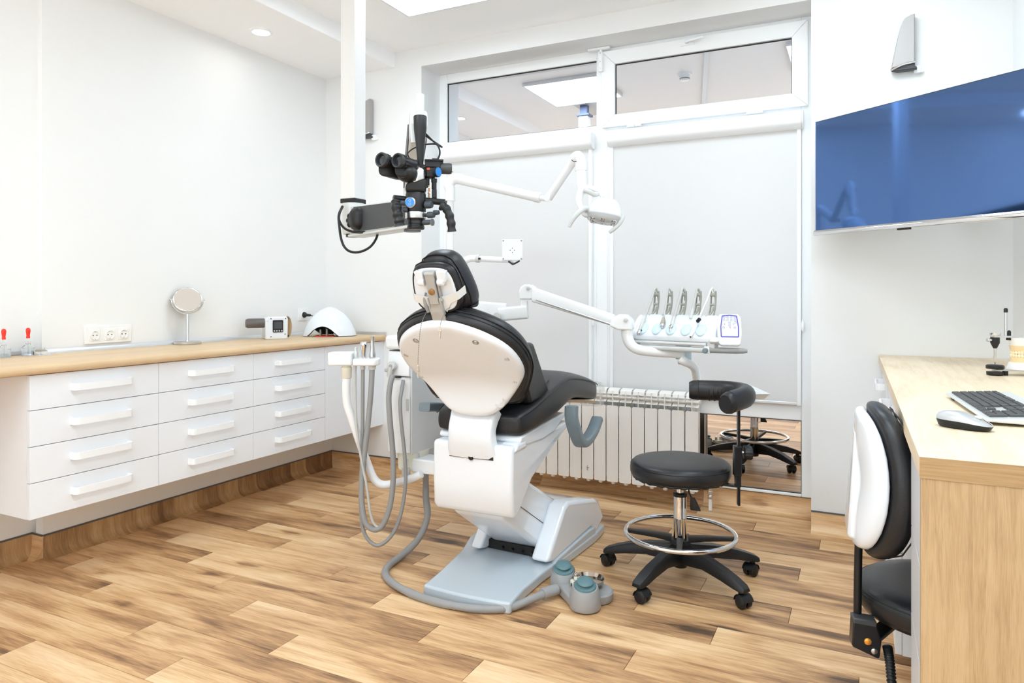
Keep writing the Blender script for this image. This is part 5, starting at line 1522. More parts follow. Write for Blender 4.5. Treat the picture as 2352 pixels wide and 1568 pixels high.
def tip_b(q, p, d):
    obj('body', MB(DF).lathe([(0.005, -0.01), (0.009, 0.005), (0.0115, 0.02), (0.0115, 0.032), (0.009, 0.036)], p, d, 18), mat('taupe_rubber', (0.38, 0.34, 0.29), 0.5), q)
    obj('coupling', MB(DF).lathe([(0.0105, 0.032), (0.0115, 0.036), (0.010, 0.044), (0.006, 0.046), (0.006, 0.050), (0.0005, 0.05)], p, d, 18), STEEL, q)
def tip_c(q, p, d):
    obj('body', MB(DF).lathe([(0.0075, -0.02), (0.0085, 0.02), (0.0085, 0.03)], p, d, 18), LGREY, q)
    obj('coupling', MB(DF).lathe([(0.009, 0.028), (0.011, 0.032), (0.011, 0.044), (0.007, 0.047), (0.0045, 0.058), (0.0045, 0.066), (0.0005, 0.067)], p, d, 18), CHROME, q)
def tip_d(q, p, d):
    obj('body', MB(DF).lathe([(0.006, -0.02), (0.0065, 0.01), (0.0065, 0.03), (0.0005, 0.031)], p, d, 14), LGREY, q)
def tip_e(q, p, d):
    obj('body', MB(DF).lathe([(0.005, -0.03), (0.009, -0.01), (0.0105, 0.02), (0.010, 0.055), (0.006, 0.075), (0.0025, 0.078), (0.0005, 0.078)], p, d, 18), ENAMEL, q)
    obj('tip', MB(DF).ball(p + d * 0.079, 0.004, n=10, m=6), BLACKP, q)
    obj('button', MB(DF).cyl(p + Vector((0.006, -0.006, 0.006)), p + Vector((0.018, -0.013, 0.016)), 0.0085, n=16), BLACKP, q)
handpiece(0, -0.165, -0.068, -0.012, 0.0062, LGREY, HOSEL, tip_a, 'grey handpiece with chrome end, first from the sprung arm')
handpiece(1, -0.052, -0.052, 0.012, 0.0045, LGREY, HOSEL, tip_b, 'handpiece hose with a taupe cone end, second from the sprung arm')
handpiece(2, -0.010, -0.056, 0.004, 0.0072, LGREY, HOSEL, tip_c, 'handpiece with a pointed chrome end in the middle of the five')
handpiece(3, 0.066, -0.005, 0.055, 0.006, LGREY, HOSEL, tip_d, 'grey hose hanging straight down, fourth of the five whip arms')
handpiece(4, 0.098, -0.064, -0.004, 0.0042, ENAMEL, mat('white_hose', (0.82, 0.81, 0.76), 0.4), tip_e, 'white curing handpiece with black tip nearest the keypad')
# keypad
KF = Matrix.Translation(PX(1675.5, 757, 3.10)) @ Matrix.Rotation(R(14), 4, 'Z') @ Matrix.Rotation(R(-18), 4, 'X')
kp = [(-0.040, 0.070), (0.040, 0.070), (0.050, 0.050), (0.052, -0.02), (0.046, -0.066), (0.036, -0.074), (-0.036, -0.074), (-0.046, -0.066), (-0.052, -0.02), (-0.050, 0.050)]
KEY = obj('keypad', MB(KF).prism(kp, 'y', -0.011, 0.011), SHELL, t, bevel=0.007, seg=3)
obj('keypad_mount', MB(KF).cbox((-0.06, 0.03, -0.045), (0.05, 0.06, 0.022)), ENAMEL, t, bevel=0.004)
br = MB(KF)
outer = [(-0.030, 0.060), (0.0, 0.063), (0.030, 0.060), (0.037, 0.01), (0.036, -0.035), (-0.036, -0.035), (-0.037, 0.01)]
for a, b in zip(outer, outer[1:] + outer[:1]):
    br.sweep([(a[0], -0.0114, a[1]), (b[0], -0.0114, b[1])], [(-0.0008, -0.0024), (0.0008, -0.0024), (0.0008, 0.0024), (-0.0008, 0.0024)], up=(0, 0, 1) if abs(b[0] - a[0]) > abs(b[1] - a[1]) else (1, 0, 0))
obj('violet_border', br, VIOLET, KEY)
obj('display', MB(KF).box(-0.029, 0.029, -0.0122, -0.0112, -0.031, -0.006), mat('keypad_display', (0.72, 0.79, 0.88), 0.3), KEY)
b_ = MB(KF)
pos = [(-0.022, 0.053), (-0.0075, 0.053), (0.0075, 0.053), (0.022, 0.053), (-0.023, 0.041), (-0.008, 0.041), (0.008, 0.041), (0.023, 0.041), (0.0, 0.029), (0.0, 0.017), (0.025, 0.031), (-0.025, 0.007), (0.022, 0.007)]
for x, z in pos:
    b_.torus((x, -0.0114, z), 0.0046, 0.0006, (0, 1, 0), 16, 5)
    b_.cbox((x, -0.0113, z), (0.004, 0.0006, 0.0014))
obj('key_outline', b_, PRINT, KEY)
b_ = MB(KF)
for s, x in ((-1, -0.018), (1, 0.014)):
    b_.tube([(x + s * 0.0, -0.0114, 0.028), (x + s * 0.006, -0.0114, 0.023), (x + s * 0.0, -0.0114, 0.018)], 0.0008, 5)
obj('arrow_mark', b_, PRINT, KEY)
obj('red_mark', MB(KF).cbox((0.0, -0.0113, 0.009), (0.007, 0.0006, 0.0014)).cbox((-0.003, -0.0113, 0.006), (0.0014, 0.0006, 0.006)).cbox((0.003, -0.0113, 0.006), (0.0014, 0.0006, 0.006)), REDP, KEY)
# lower arm and tray
lp = smooth_path([PX(1562, 822, 3.26), PX(1572, 830, 3.26), PX(1588, 838, 3.32), PX(1597, 852, 3.40), PX(1601, 886, 3.48)], 6)
obj('tray_pipe', MB().tube(lp, [0.0215 - 0.003 * min(1, i / 20) for i in range(len(lp))], 18), ENAMEL, t)
obj('tray_joint', MB(DF).cbox((0.015, 0.05, -0.135), (0.05, 0.05, 0.025)), LGREY, t, bevel=0.005)
a, b, c, d = PX(1592, 876, 3.72), PX(1712, 879, 3.66), PX(1771, 905, 3.25), PX(1640, 905, 3.25)
tz = 0.74
base = [Vector((p.x, p.y, 0)) for p in (a, b, c, d)]
cen = sum(base, Vector()) / 4
def tr(k, z):
    return [Vector((cen.x + (p.x - cen.x) * k, cen.y + (p.y - cen.y) * k, z)) for p in base]
TR = obj('tray', MB().loft([tr(0.84, tz - 0.03), tr(0.92, tz - 0.012), tr(1.0, tz), tr(0.97, tz + 0.002), tr(0.88, tz - 0.012), tr(0.3, tz - 0.013)]), ENAMEL, t, bevel=0.003)
obj('tray_mat', MB().loft([tr(0.80, tz - 0.0125), tr(0.78, tz - 0.009)]), PALEBLUE, TR)

# ================================================================== SURGICAL MICROSCOPE ON THE CEILING COLUMN
t = MIC = thing('surgical_microscope', (-2.11, 2.60, ZC), 'black surgical microscope hanging on a white ceiling column', 'microscope')
cx, cy = -2.11, 2.60
obj('ceiling_plate', MB().box(cx - 0.085, cx + 0.13, cy - 0.35, cy + 0.18, ZC - 0.018, ZC), LGREY, t, bevel=0.01, seg=3)
obj('column', MB().box(cx - 0.04, cx + 0.04, cy - 0.04, cy + 0.04, 1.637, 2.70), mat('column_white', (0.78, 0.78, 0.78), 0.35), t, bevel=0.002)
obj('column_head', MB().box(cx - 0.055, cx + 0.055, cy - 0.055, cy + 0.055, 2.70, 2.715).box(cx - 0.03, cx + 0.03, cy - 0.03, cy + 0.03, 2.715, ZC - 0.018), mat('slate_blue_plate', (0.12, 0.15, 0.26), 0.4), t)
obj('column_cap', MB().box(cx - 0.041, cx + 0.041, cy - 0.041, cy + 0.041, 1.617, 1.6365), BLACKP, t)
obj('swivel_joint', MB().lathe([(0.0005, 1.475), (0.046, 1.475), (0.050, 1.485), (0.051, 1.555), (0.0505, 1.5555), (0.0505, 1.5575), (0.051, 1.558), (0.050, 1.616), (0.0005, 1.6165)], (cx + 0.005, cy - 0.005, 0), n=40), PEARL, t)
obj('joint_disc', MB().lathe([(0.0005, 1.462), (0.034, 1.462), (0.034, 1.474), (0.0005, 1.4745)], (cx + 0.005, cy - 0.005, 0), n=30), BLACKP, t)
PV = Vector((-1.665, 2.42, 1.53))
AD = (Vector((PV.x, PV.y, 0)) - Vector((cx, cy, 0))).normalized()
SDV = Vector((AD.y, -AD.x, 0))           # towards the viewer
if SDV.y > 0:
    SDV = -SDV
def boxbar(a, b, w_, h0, h1):
    return MB().loft([[p + SDV * x + Vector((0, 0, z)) for x, z in rrect(w_, h_, 0.012)] for p, h_ in ((a, h0), (b, h1))])
A0, A1 = Vector((cx, cy, 1.535)) + AD * 0.03, PV + AD * 0.04
obj('lower_arm', boxbar(A0, A1, 0.075, 0.135, 0.115), PEARL, t, bevel=0.003)
sp = MB().loft([[p + SDV * x + Vector((0, 0, z)) for x, z in ((0.037, -h_ / 2), (0.041, -h_ / 2), (0.041, h_ / 2), (0.037, h_ / 2))] for p, h_ in ((A0 + AD * 0.045, 0.112), (A1 - AD * 0.01, 0.098))])
obj('dark_side_cover', sp, DGREY, t)
kp_ = A0 + AD * 0.055 + SDV * 0.058 + Vector((0, 0, -0.005))
kn = MB()
for q in range(6):
    a = 2 * pi * q / 6
    kn.ball(kp_ + AD * 0.02 * cos(a) + Vector((0, 0, 0.022 * sin(a))), 0.013, n=10, m=8)
kn.lathe([(0.0005, -0.018), (0.026, -0.018), (0.026, 0.004), (0.02, 0.01), (0.0005, 0.012)], kp_, SDV, 24)
obj('brake_knob', kn, BLACKP, t)
kb_ = A0 + AD * 0.085 + SDV * 0.046
obj('knob_housing', MB().loft([[kb_ + AD * (x * k) + Vector((0, 0, z * k)) + SDV * y_ for x, z in rrect(0.085, 0.10, 0.03)] for y_, k in ((-0.008, 1.0), (0.012, 0.95), (0.026, 0.6))]), BLACKP, t, angle=50)
obj('lower_rail', MB().sweep([A0 + Vector((0, 0, -0.070)) + AD * 0.0, A1 + Vector((0, 0, -0.058))], rrect(0.085, 0.012, 0.004)), PEARL, t)
obj('rail_foot', MB().cyl(A1 + Vector((0, 0, -0.067)) - AD * 0.03, A1 + Vector((0, 0, -0.075)) - AD * 0.03, 0.035, n=24), DGREY, t)
# upright pivot and the rising sprung arm towards the viewer
MT = PX(962, 275, 2.33)
obj('arm_pivot', MB().cyl(PV + Vector((0, 0, -0.01)), PV + Vector((0, 0, 0.11)), 0.032, n=24), PEARL, t)
P0 = PV + Vector((0, 0, 0.125))
d_ = (MT - P0).normalized()
sdx = d_.cross(Vector((0, 0, 1))).normalized()
upx = sdx.cross(d_).normalized()
rs = MB().loft([[p + sdx * a + upx * b for a, b in rrect(0.058, h_, 0.012)] for p, h_ in ((P0 - d_ * 0.05, 0.085), (MT + d_ * 0.0, 0.07))])
obj('rising_arm', rs, PEARL, t, bevel=0.003)
for s in (-1, 1):
    ds = MB().loft([[p + sdx * a * s + upx * b for a, b in ((0.0285, -h_ / 2), (0.0325, -h_ / 2), (0.0325, h_ / 2), (0.0285, h_ / 2))] for p, h_ in ((P0 + d_ * 0.03, 0.066), (MT - d_ * 0.10, 0.056))])
    obj('dark_side_cover', ds, DGREY, t)
W = Matrix.Translation(PX(955, 450, 2.27)) @ Matrix.Rotation(R(34), 4, 'Z')
s_ = 2.27 / 1624
def L(px, py, y=0.0):
    return Vector(((px - 955) * s_, y, (450 - py) * s_))
M_ = lambda: MB(W)
obj('arm_end_cap', M_().cyl(L(965, 268, 0.0), L(965, 216, 0.0), 0.0135, n=24), mat('pale_green_white', (0.66, 0.71, 0.69), 0.4), t, bevel=0.002)
obj('arm_end_housing', M_().sweep([L(955, 320, 0.05), L(952, 278, 0.045)], rrect(0.032, 0.03, 0.006), up=(0, 1, 0)), PEARL, t)
obj('suspension_cone', M_().lathe([(0.0005, 0.257), (0.020, 0.257), (0.0215, 0.254), (0.0205, 0.215), (0.0135, 0.16), (0.0105, 0.12), (0.010, 0.08)], (L(965, 0).x, 0.0, 0), n=32), BLACKP, t)
# microscope head
HEADB = obj('optical_head', M_().lathe([(0.0005, L(0, 500).z), (0.032, L(0, 500).z), (0.032, L(0, 487).z), (0.0325, L(0, 486).z), (0.0325, L(0, 446).z), (0.030, L(0, 443).z), (0.0005, L(0, 442).z)], (0, 0, 0), n=36), BLACKP, t)
obj('silver_ring', M_().lathe([(0.0335, L(0, 502).z), (0.034, L(0, 501).z), (0.034, L(0, 489).z), (0.0335, L(0, 488).z)], (0, 0, 0), n=36), STEEL, HEADB)
lensm = M_().lathe([(0.0005, L(0, 527).z), (0.026, L(0, 527).z), (0.0275, L(0, 525).z), (0.0275, L(0, 520).z), (0.0265, L(0, 519.5).z), (0.0265, L(0, 515).z), (0.028, L(0, 514.5).z), (0.028, L(0, 509).z), (0.0275, L(0, 508.5).z), (0.030, L(0, 503).z), (0.0005, L(0, 502.5).z)], (0, 0, 0), n=36)
obj('objective', lensm, BLACKP, HEADB)
bd = M_()
c0 = L(943.5, 468, -0.026)
dirb = Vector((-0.25, -1, 0))
obj('badge_rim', M_().lathe([(0.0005, 0), (0.0175, 0), (0.0175, 0.008), (0.0145, 0.010), (0.0145, 0.009), (0.0005, 0.009)], c0, dirb, 28), STEEL, HEADB)
obj('badge', M_().lathe([(0.0005, 0.0092), (0.014, 0.0092), (0.014, 0.0105), (0.0005, 0.011)], c0, dirb, 28), BLUE, HEADB)
mk = M_()
for dz in (0.0055, -0.0055):
    mk.torus(c0 + dirb.normalized() * 0.0112 + Vector((0, 0, dz)), 0.0034, 0.0005, dirb, 16, 5)
obj('badge_mark', mk, PEARL, HEADB)
obj('lower_neck', M_().loft([[L(x, y, yy) for x, y, yy in q] for q in (
    [(932, 443, -0.03), (978, 443, -0.03), (978, 443, 0.03), (932, 443, 0.03)], [(932, 428, -0.035), (980, 424, -0.03), (980, 424, 0.03), (932, 428, 0.03)], [(941, 418, -0.035), (981, 412, -0.03), (981, 412, 0.025), (941, 418, 0.025)])]), BLACKP, HEADB, bevel=0.008, seg=3)
# silver middle and black crown
obj('silver_body', M_().loft([[L(x, y, yy) for x, y, yy in q] for q in (
    [(942, 424, -0.028), (958, 422, -0.04), (975, 414, -0.03), (978, 410, 0.02), (945, 420, 0.025)],
    [(950, 400, -0.03), (960, 396, -0.042), (974, 393, -0.032), (977, 392, 0.02), (952, 398, 0.025)],
    [(955, 388, -0.025), (961, 385, -0.034), (968, 387, -0.028), (972, 388, 0.015), (956, 388, 0.02)])]), STEEL, HEADB, bevel=0.005, seg=3)
obj('crown', M_().lathe([(0.0175, -0.016), (0.0175, 0.016), (0.0005, 0.018)], L(967, 393, -0.012), (-0.2, -0.5, 1), 28), BLACKP, HEADB, bevel=0.002)
# binocular tubes: two housings with eyepieces pointing to the left front
ed = Vector((-0.62, -0.78, 0.05)).normalized()
obj('binocular_body', M_().ball(L(936, 402, -0.03), 0.034, 1.0, 1.1, 0.85, 20, 14), BLACKP, HEADB)
for (ex, ey, yy) in ((879, 378.5, -0.075), (915, 380.5, -0.085)):
    c = L(ex, ey, yy)
    hs_ = M_()
    hs_.loft([[c + ed * q + Vector((x, x * 0.5, z)) for x, z in rrect(0.05 * k, 0.052 * k, 0.02 * k)] for q, k in ((-0.030, 0.9), (-0.036, 1.0), (-0.075, 1.0), (-0.10, 0.85))])
    hsg = [Vector(p) for p in hs_.v]
    lowb = M_()
    lowb.loft([[c + ed * q + Vector((x, x * 0.4, z - 0.024)) for x, z in rrect(0.05 * k, 0.045 * k, 0.014 * k)] for q, k in ((-0.022, 0.86), (-0.028, 1.0), (-0.085, 1.0), (-0.10, 0.8))])
    tb_ = obj('ocular_tube', lowb, BLACKP, HEADB, bevel=0.004, seg=2)
    obj('tube_neck', M_().lathe([(0.019, -0.075), (0.019, -0.03), (0.0215, -0.028), (0.0215, -0.014), (0.019, -0.012)], c, ed, 28), BLACKP, HEADB)
    rib = M_()
    for q in range(14):
        a = 2 * pi * q / 14
        e1 = ed.cross(Vector((0, 0, 1))).normalized()
        e2 = e1.cross(ed).normalized()
        rib.cyl(c + ed * -0.027 + (e1 * cos(a) + e2 * sin(a)) * 0.0212, c + ed * -0.015 + (e1 * cos(a) + e2 * sin(a)) * 0.0212, 0.0022, n=8)
    obj('grip_rib', rib, BLACKP, HEADB)
    obj('eyecup', M_().lathe([(0.0215, -0.013), (0.0235, -0.010), (0.0235, 0.0), (0.0215, 0.003), (0.018, 0.002), (0.0165, -0.004), (0.0165, -0.008)], c, ed, 32), mat('eyecup_rubber', (0.03, 0.032, 0.034), 0.5), HEADB)
    obj('eye_lens', M_().lathe([(0.0005, -0.004), (0.009, -0.0045), (0.0165, -0.006), (0.0165, -0.007), (0.0005, -0.0065)], c, ed, 28), LENS, HEADB)
# camera adapter on the far right
obj('camera_mount', M_().box(L(976, 0).x, L(1012, 0).x, -0.005, 0.035, L(0, 384).z, L(0, 367).z), BLACKP, HEADB, bevel=0.003)
obj('mount_rail', M_().box(L(975, 0).x, L(1018, 0).x, -0.012, 0.04, L(0, 369).z, L(0, 366).z).box(L(992, 0).x, L(1008, 0).x, -0.008, 0.03, L(0, 366).z, L(0, 363.5).z), BLACKP, HEADB)
obj('camera', M_().lathe([(0.0005, 0), (0.017, 0), (0.0185, 0.004), (0.0185, 0.030), (0.0165, 0.038), (0.0005, 0.039)], L(1010, 383, 0.015), (1, 0.1, 0), 28), DGREY, HEADB)
obj('camera_plug', M_().cyl(L(1036, 388, 0.02), L(1042, 389, 0.02), 0.0035, n=12), STEEL, HEADB)
obj('red_detail', M_().box(L(980, 0).x, L(987, 0).x, -0.014, -0.004, L(0, 391).z, L(0, 386).z), mat('red_orange_plastic', (0.6, 0.09, 0.04), 0.4), HEADB)
sb = M_().lathe([(0.0005, 0), (0.0165, 0), (0.0165, 0.01), (0.0005, 0.011)], L(1000.5, 396, -0.012), (0.75, -0.65, 0), 24)
obj('side_badge', M_().lathe([(0.0005, 0.0105), (0.0145, 0.0105), (0.0145, 0.012), (0.0005, 0.0125)], L(1000.5, 396, -0.012), (0.75, -0.65, 0), 24), BLUE, obj('side_housing', sb, BLACKP, HEADB) and HEADB)
obj('side_body', M_().box(L(976, 0).x, L(1000, 0).x, -0.012, 0.03, L(0, 408).z, L(0, 384).z), BLACKP, HEADB, bevel=0.006)
obj('lamp_socket', M_().lathe([(0.0005, L(0, 433).z), (0.008, L(0, 433).z), (0.008, L(0, 418).z), (0.0095, L(0, 417).z), (0.0095, L(0, 409).z), (0.0005, L(0, 409).z)], (L(997, 0).x, 0.005, 0), n=20).lathe([(0.0005, L(0, 430).z), (0.0075, L(0, 430).z), (0.0075, L(0, 404).z), (0.0005, L(0, 404).z)], (L(981, 0).x, 0.005, 0), n=20), BLACKP, HEADB)
obj('side_box', M_().box(L(992, 0).x, L(1003, 0).x, -0.005, 0.03, L(0, 455).z, L(0, 433).z), BLACKP, HEADB, bevel=0.003)
obj('copper_spring', M_().tube([L(985 + 1.6 * sin(i * 1.6), 455 - i * 0.9, -0.012 + 0.0022 * cos(i * 1.6)) for i in range(32)], 0.0018, 6), mat('copper', (0.80, 0.52, 0.33), 0.25, metal=1.0), HEADB)
# cross bars with hand grips
obj('cross_bar', M_().cyl(L(935, 458, -0.0), L(906, 457, -0.02), 0.0095, n=18), BLACKP, t)
obj('cross_bar', M_().cyl(L(977, 460, 0.0), L(1022, 464, -0.005), 0.0105, n=18), BLACKP, t)
obj('bar_knob', M_().cyl(L(907.5, 457, -0.02), L(904.5, 457, -0.022), 0.006, n=14).cyl(L(1020, 464, -0.005), L(1026, 465, -0.006), 0.007, n=14), DGREY, t)
def grip(pts, r):
    q = smooth_path(pts, 7)
    return M_().tube(q, [r * (1.0 + 0.10 * sin(i * 0.95)) for i in range(len(q))], 16, flat=1.2)
obj('hand_grip', grip([L(912, 466, -0.022), L(911, 478, -0.028), L(914, 495, -0.032), L(917, 510, -0.034), L(919, 521, -0.034)], 0.0165), BLACKP, t)
obj('hand_grip', grip([L(1011, 472, -0.01), L(1023, 478, -0.014), L(1031, 494, -0.018), L(1035, 512, -0.02), L(1037, 532, -0.02)], 0.0115), BLACKP, t)
SLATE = mat('knob_slate', (0.045, 0.055, 0.068), 0.45)
for (x, y, r, ln_) in ((978, 472, 0.012, 0.022), (983, 495, 0.0105, 0.022), (973, 512, 0.0085, 0.026), (996, 489.5, 0.008, 0.018)):
    obj('adjust_knob', M_().lathe([(0.0005, 0), (r, 0), (r, ln_ * 0.6), (r * 0.85, ln_), (0.0005, ln_)], L(x, y, -0.022), (0.85, -0.5, 0), 16), SLATE, t)
obj('adjust_knob', M_().cyl(L(930, 469, -0.024), L(918, 469, -0.03), 0.0085, n=14), SLATE, t)
obj('adjust_knob', M_().cyl(L(935, 484, -0.02), L(927, 484, -0.024), 0.008, n=14), SLATE, t)
for a_, b_ in ((L(962, 472, -0.01), L(985, 472, -0.02)), (L(966, 495, -0.01), L(985, 495, -0.02)), (L(960, 512, -0.012), L(980, 512, -0.02))):
    obj('knob_stem', M_().cyl(a_, b_, 0.006, n=12), BLACKP, t)
obj('silver_disc', M_().lathe([(0.0005, 0), (0.0115, 0), (0.0115, 0.003), (0.0005, 0.0035)], L(991, 512, -0.03), (0.75, -0.6, 0), 22), STEEL, t)
# cables
cb = MB()
def cable(pts, r=0.0042):
    obj('cable', MB().tube(smooth_path(pts, 8), r, 9), BLACKP, t)
cable([PX(787, 474, 3.2), PX(780, 490, 3.16), PX(779, 505, 3.14), PX(789, 522, 3.13), PX(806, 531, 3.12), PX(828, 533.5, 3.12), PX(848, 530, 3.12), PX(858, 521, 3.12)], 0.0055)
cable([PX(786, 474, 3.2), PX(778, 495, 3.14), PX(780, 525, 3.12), PX(784, 550, 3.12), PX(792, 568, 3.11), PX(806, 578, 3.11), PX(828, 578, 3.11), PX(850, 567, 3.11), PX(864, 548, 3.11), PX(868, 530, 3.11), PX(866, 515, 3.12)], 0.0055)
cable([PX(852, 482, 3.14), PX(866, 490, 3.1), PX(872, 502, 3.1), PX(868, 516, 3.1), PX(860, 523, 3.12)], 0.0055)
cable([W @ L(978, 305, 0.01), W @ L(992, 317, 0.02), W @ L(1007, 332, 0.02), W @ L(1010, 350, 0.015), W @ L(1003, 368, 0.01), W @ L(999, 384, 0.0)], 0.003)
cable([W @ L(978, 308, 0.02), W @ L(1000, 318, 0.05), W @ L(1016, 327, 0.06), W @ L(1000, 325, 0.03), W @ L(976, 328, 0.02)], 0.003)
cable([W @ L(958, 334, 0.02), W @ L(945, 344, 0.0), W @ L(937, 355, -0.01), W @ L(943, 367, -0.01), W @ L(957, 371, -0.015)], 0.0022)

# ================================================================== RADIATOR
rx1, ry, pitch_ = -0.818, 3.982, 0.0771
t = thing('radiator', (-1.40, 4.02, 0.10), 'cream cast radiator of many flat sections under the window', 'radiator')
def section_mesh():
    m = MB()
    w_ = pitch_ - 0.006
    h2 = w_ / 2
    # flat front plate with rounded corners
    m.prism([(-h2 + 0.006, 0.0), (h2 - 0.006, 0.0), (h2, 0.006), (h2, 0.442), (h2 - 0.006, 0.448), (-h2 + 0.006, 0.448), (-h2, 0.442), (-h2, 0.006)], 'y', 0.0, 0.004)
    m.box(-0.002, 0.002, 0.004, 0.086, 0.01, 0.535)          # middle web
    m.box(-0.031, 0.031, 0.034, 0.075, 0.02, 0.44)        # inner fin plate
    m.box(-0.030, 0.030, 0.082, 0.086, 0.44, 0.50)           # rear plate
    for z in (0.468, 0.497):
        m.prism([(0.008, z), (0.034, z + 0.012), (0.034, z + 0.014), (0.008, z + 0.0025)], 'x', -h2, h2)
    # curved top louvre
    m.prism([(0.010, 0.516), (0.018, 0.533), (0.034, 0.543), (0.070, 0.546), (0.070, 0.541), (0.036, 0.538), (0.022, 0.528), (0.014, 0.514)], 'x', -h2 + 0.002, h2 - 0.002)
    return m
me_sec = section_mesh().mesh('section', RADW, 30)
plug = MB().lathe([(0.013, 0.0), (0.013, -0.012), (0.009, -0.016), (0.0005, -0.016)], (0, 0.02, 0), n=16).mesh('bottom_plug', RADW)
NS = 15
for k in range(NS):
    c = (rx1 - pitch_ * (k + 0.5), ry, 0.097)
    o = obj('section', me_sec, None, t)
    o.location = c
    p = obj('bottom_plug', plug, None, t)
    p.location = c
col_ = MB()
for z in (0.137, 0.597):
    col_.cyl((rx1 - pitch_ * NS, ry + 0.045, z), (rx1 + 0.004, ry + 0.045, z), 0.019, n=16)
obj('collector', col_, RADW, t)
mk = MB()
mx_ = rx1 - pitch_ * 8.5
mx_ = -1.473
mk.tube(smooth_path([(mx_ - 0.002, ry - 0.0004, 0.178), (mx_ + 0.002, ry - 0.0004, 0.168), (mx_ - 0.003, ry - 0.0004, 0.155), (mx_ + 0.003, ry - 0.0004, 0.148)], 4), 0.0009, 5)
mk.tube([(mx_ - 0.007, ry - 0.0004, 0.166), (mx_ + 0.011, ry - 0.0004, 0.164)], 0.0009, 5)
obj('pen_mark', mk, DARKGAP, t)
NICK = mat('valve_nickel', (0.70, 0.66, 0.62), 0.28, metal=0.9)
v = MB()
v.cyl((rx1, ry + 0.03, 0.137), (rx1 + 0.022, ry + 0.03, 0.137), 0.02, n=20)
obj('union_nut', v, RADW, t, bevel=0.003)
v = MB()
v.cyl((rx1 + 0.02, ry + 0.03, 0.137), (rx1 + 0.058, ry + 0.03, 0.137), 0.011, n=16)
v.lathe([(0.016, -0.014), (0.018, 0), (0.016, 0.014)], (rx1 + 0.034, ry + 0.03, 0.137), (1, 0, 0), 18)
v.cyl((rx1 + 0.058, ry + 0.03, 0.142), (rx1 + 0.058, ry + 0.03, 0.10), 0.014, n=16)
v.lathe([(0.012, 0.088), (0.016, 0.092), (0.016, 0.106), (0.012, 0.11)], (rx1 + 0.058, ry + 0.03, 0), n=18)
v.lathe([(0.012, 0.062), (0.015, 0.066), (0.015, 0.08), (0.012, 0.084)], (rx1 + 0.058, ry + 0.03, 0), n=18)
obj('valve', v, NICK, t)
obj('supply_pipe', MB().cyl((rx1 + 0.058, ry + 0.03, 0.0), (rx1 + 0.058, ry + 0.03, 0.09), 0.010, n=16), ENAMEL, t)

# ================================================================== ROUND STOOL WITH ARM SUPPORT
def ang(c, p):
    return math.atan2(p[1] - c[1], p[0] - c[0])
SX, SY = -0.690, 2.982
t = thing('round_stool', (SX, SY, 0), 'round black stool with chrome foot ring and a curved arm support', 'stool')
wheel_at = [(-1.000, 2.985), (-0.780, 2.692), (-0.418, 2.823), (-0.424, 3.165), (-0.74, 3.29)]
hub = MB().lathe([(0.0005, 0.055), (0.028, 0.055), (0.034, 0.075), (0.040, 0.10), (0.042, 0.165), (0.040, 0.17), (0.0005, 0.17)], (SX, SY, 0), n=28)
obj('hub', hub, BLACKP, t)
for i, (wx, wy) in enumerate(wheel_at):
    d = Vector((wx - SX, wy - SY, 0))
    ln_ = d.length
    d.normalize()
    sd = Vector((-d.y, d.x, 0))
    secs = []
    for s, zt, zb, hw in ((0.02, 0.165, 0.075, 0.024), (0.15, 0.150, 0.078, 0.025), (0.45, 0.140, 0.090, 0.026), (0.75, 0.118, 0.078, 0.027), (0.92, 0.100, 0.068, 0.028), (1.04, 0.085, 0.062, 0.026), (1.08, 0.076, 0.062, 0.02)):
        c = Vector((SX, SY, 0)) + d * (ln_ * s)
        secs.append([c + sd * a + Vector((0, 0, z)) for a, z in ((-hw, zb), (-hw, zt - 0.012), (-hw * 0.72, zt), (hw * 0.72, zt), (hw, zt - 0.012), (hw, zb))])
    L_ = obj('leg', MB().loft(secs), BLACKP, t, bevel=0.003)
    # twin-wheel castor
    a = [2.6, -0.3, -0.7, -2.0, 1.2][i]
    f = Vector((cos(a), sin(a), 0))
    g = Vector((-f.y, f.x, 0))
    wc = Vector((wx, wy, 0.026)) + f * 0.012
    cs = MB()
    for s in (-1, 1):
        cs.lathe([(0.0005, -0.010), (0.022, -0.010), (0.0255, -0.006), (0.0255, 0.006), (0.022, 0.010), (0.010, 0.012), (0.0005, 0.0125)], wc + g * s * 0.014, g * s, 28)
    C_ = obj('castor', cs, BLACKP, t)
    hd = MB().cyl((wx, wy, 0.03), (wx, wy, 0.066), 0.012, n=16)
    hd.prism([(-0.026, 0.02), (-0.02, 0.045), (0.0, 0.056), (0.022, 0.050), (0.033, 0.03), (0.029, 0.026), (0.018, 0.044), (-0.012, 0.045), (-0.02, 0.02)], 'y', -0.022, 0.022) if False else None
    hood = []
    for q in range(9):
        b = R(10 + 170 * q / 8)
        o_ = wc + f * (0.029 * cos(b)) + Vector((0, 0, 0.029 * sin(b)))
        i_ = wc + f * (0.0265 * cos(b)) + Vector((0, 0, 0.0265 * sin(b)))
        hood.append([o_ - g * 0.0245, o_ + g * 0.0245, i_ + g * 0.0245, i_ - g * 0.0245])
    hd.loft(hood)
    obj('castor_fork', hd, BLACKP, C_)
obj('gas_lift', MB().lathe([(0.026, 0.168), (0.027, 0.172), (0.027, 0.255), (0.0275, 0.257), (0.0275, 0.262), (0.027, 0.264), (0.027, 0.355), (0.0005, 0.356)], (SX, SY, 0), n=32), CHROME, t)
obj('lift_collar', MB().lathe([(0.028, 0.350), (0.029, 0.352), (0.029, 0.362), (0.017, 0.365)], (SX, SY, 0), n=32), BLACKP, t)
obj('piston', MB().cyl((SX, SY, 0.355), (SX, SY, 0.432), 0.0145, n=24), CHROME, t)
ring = MB().torus((SX, SY, 0.194), 0.226, 0.0098, n=72, m=14)
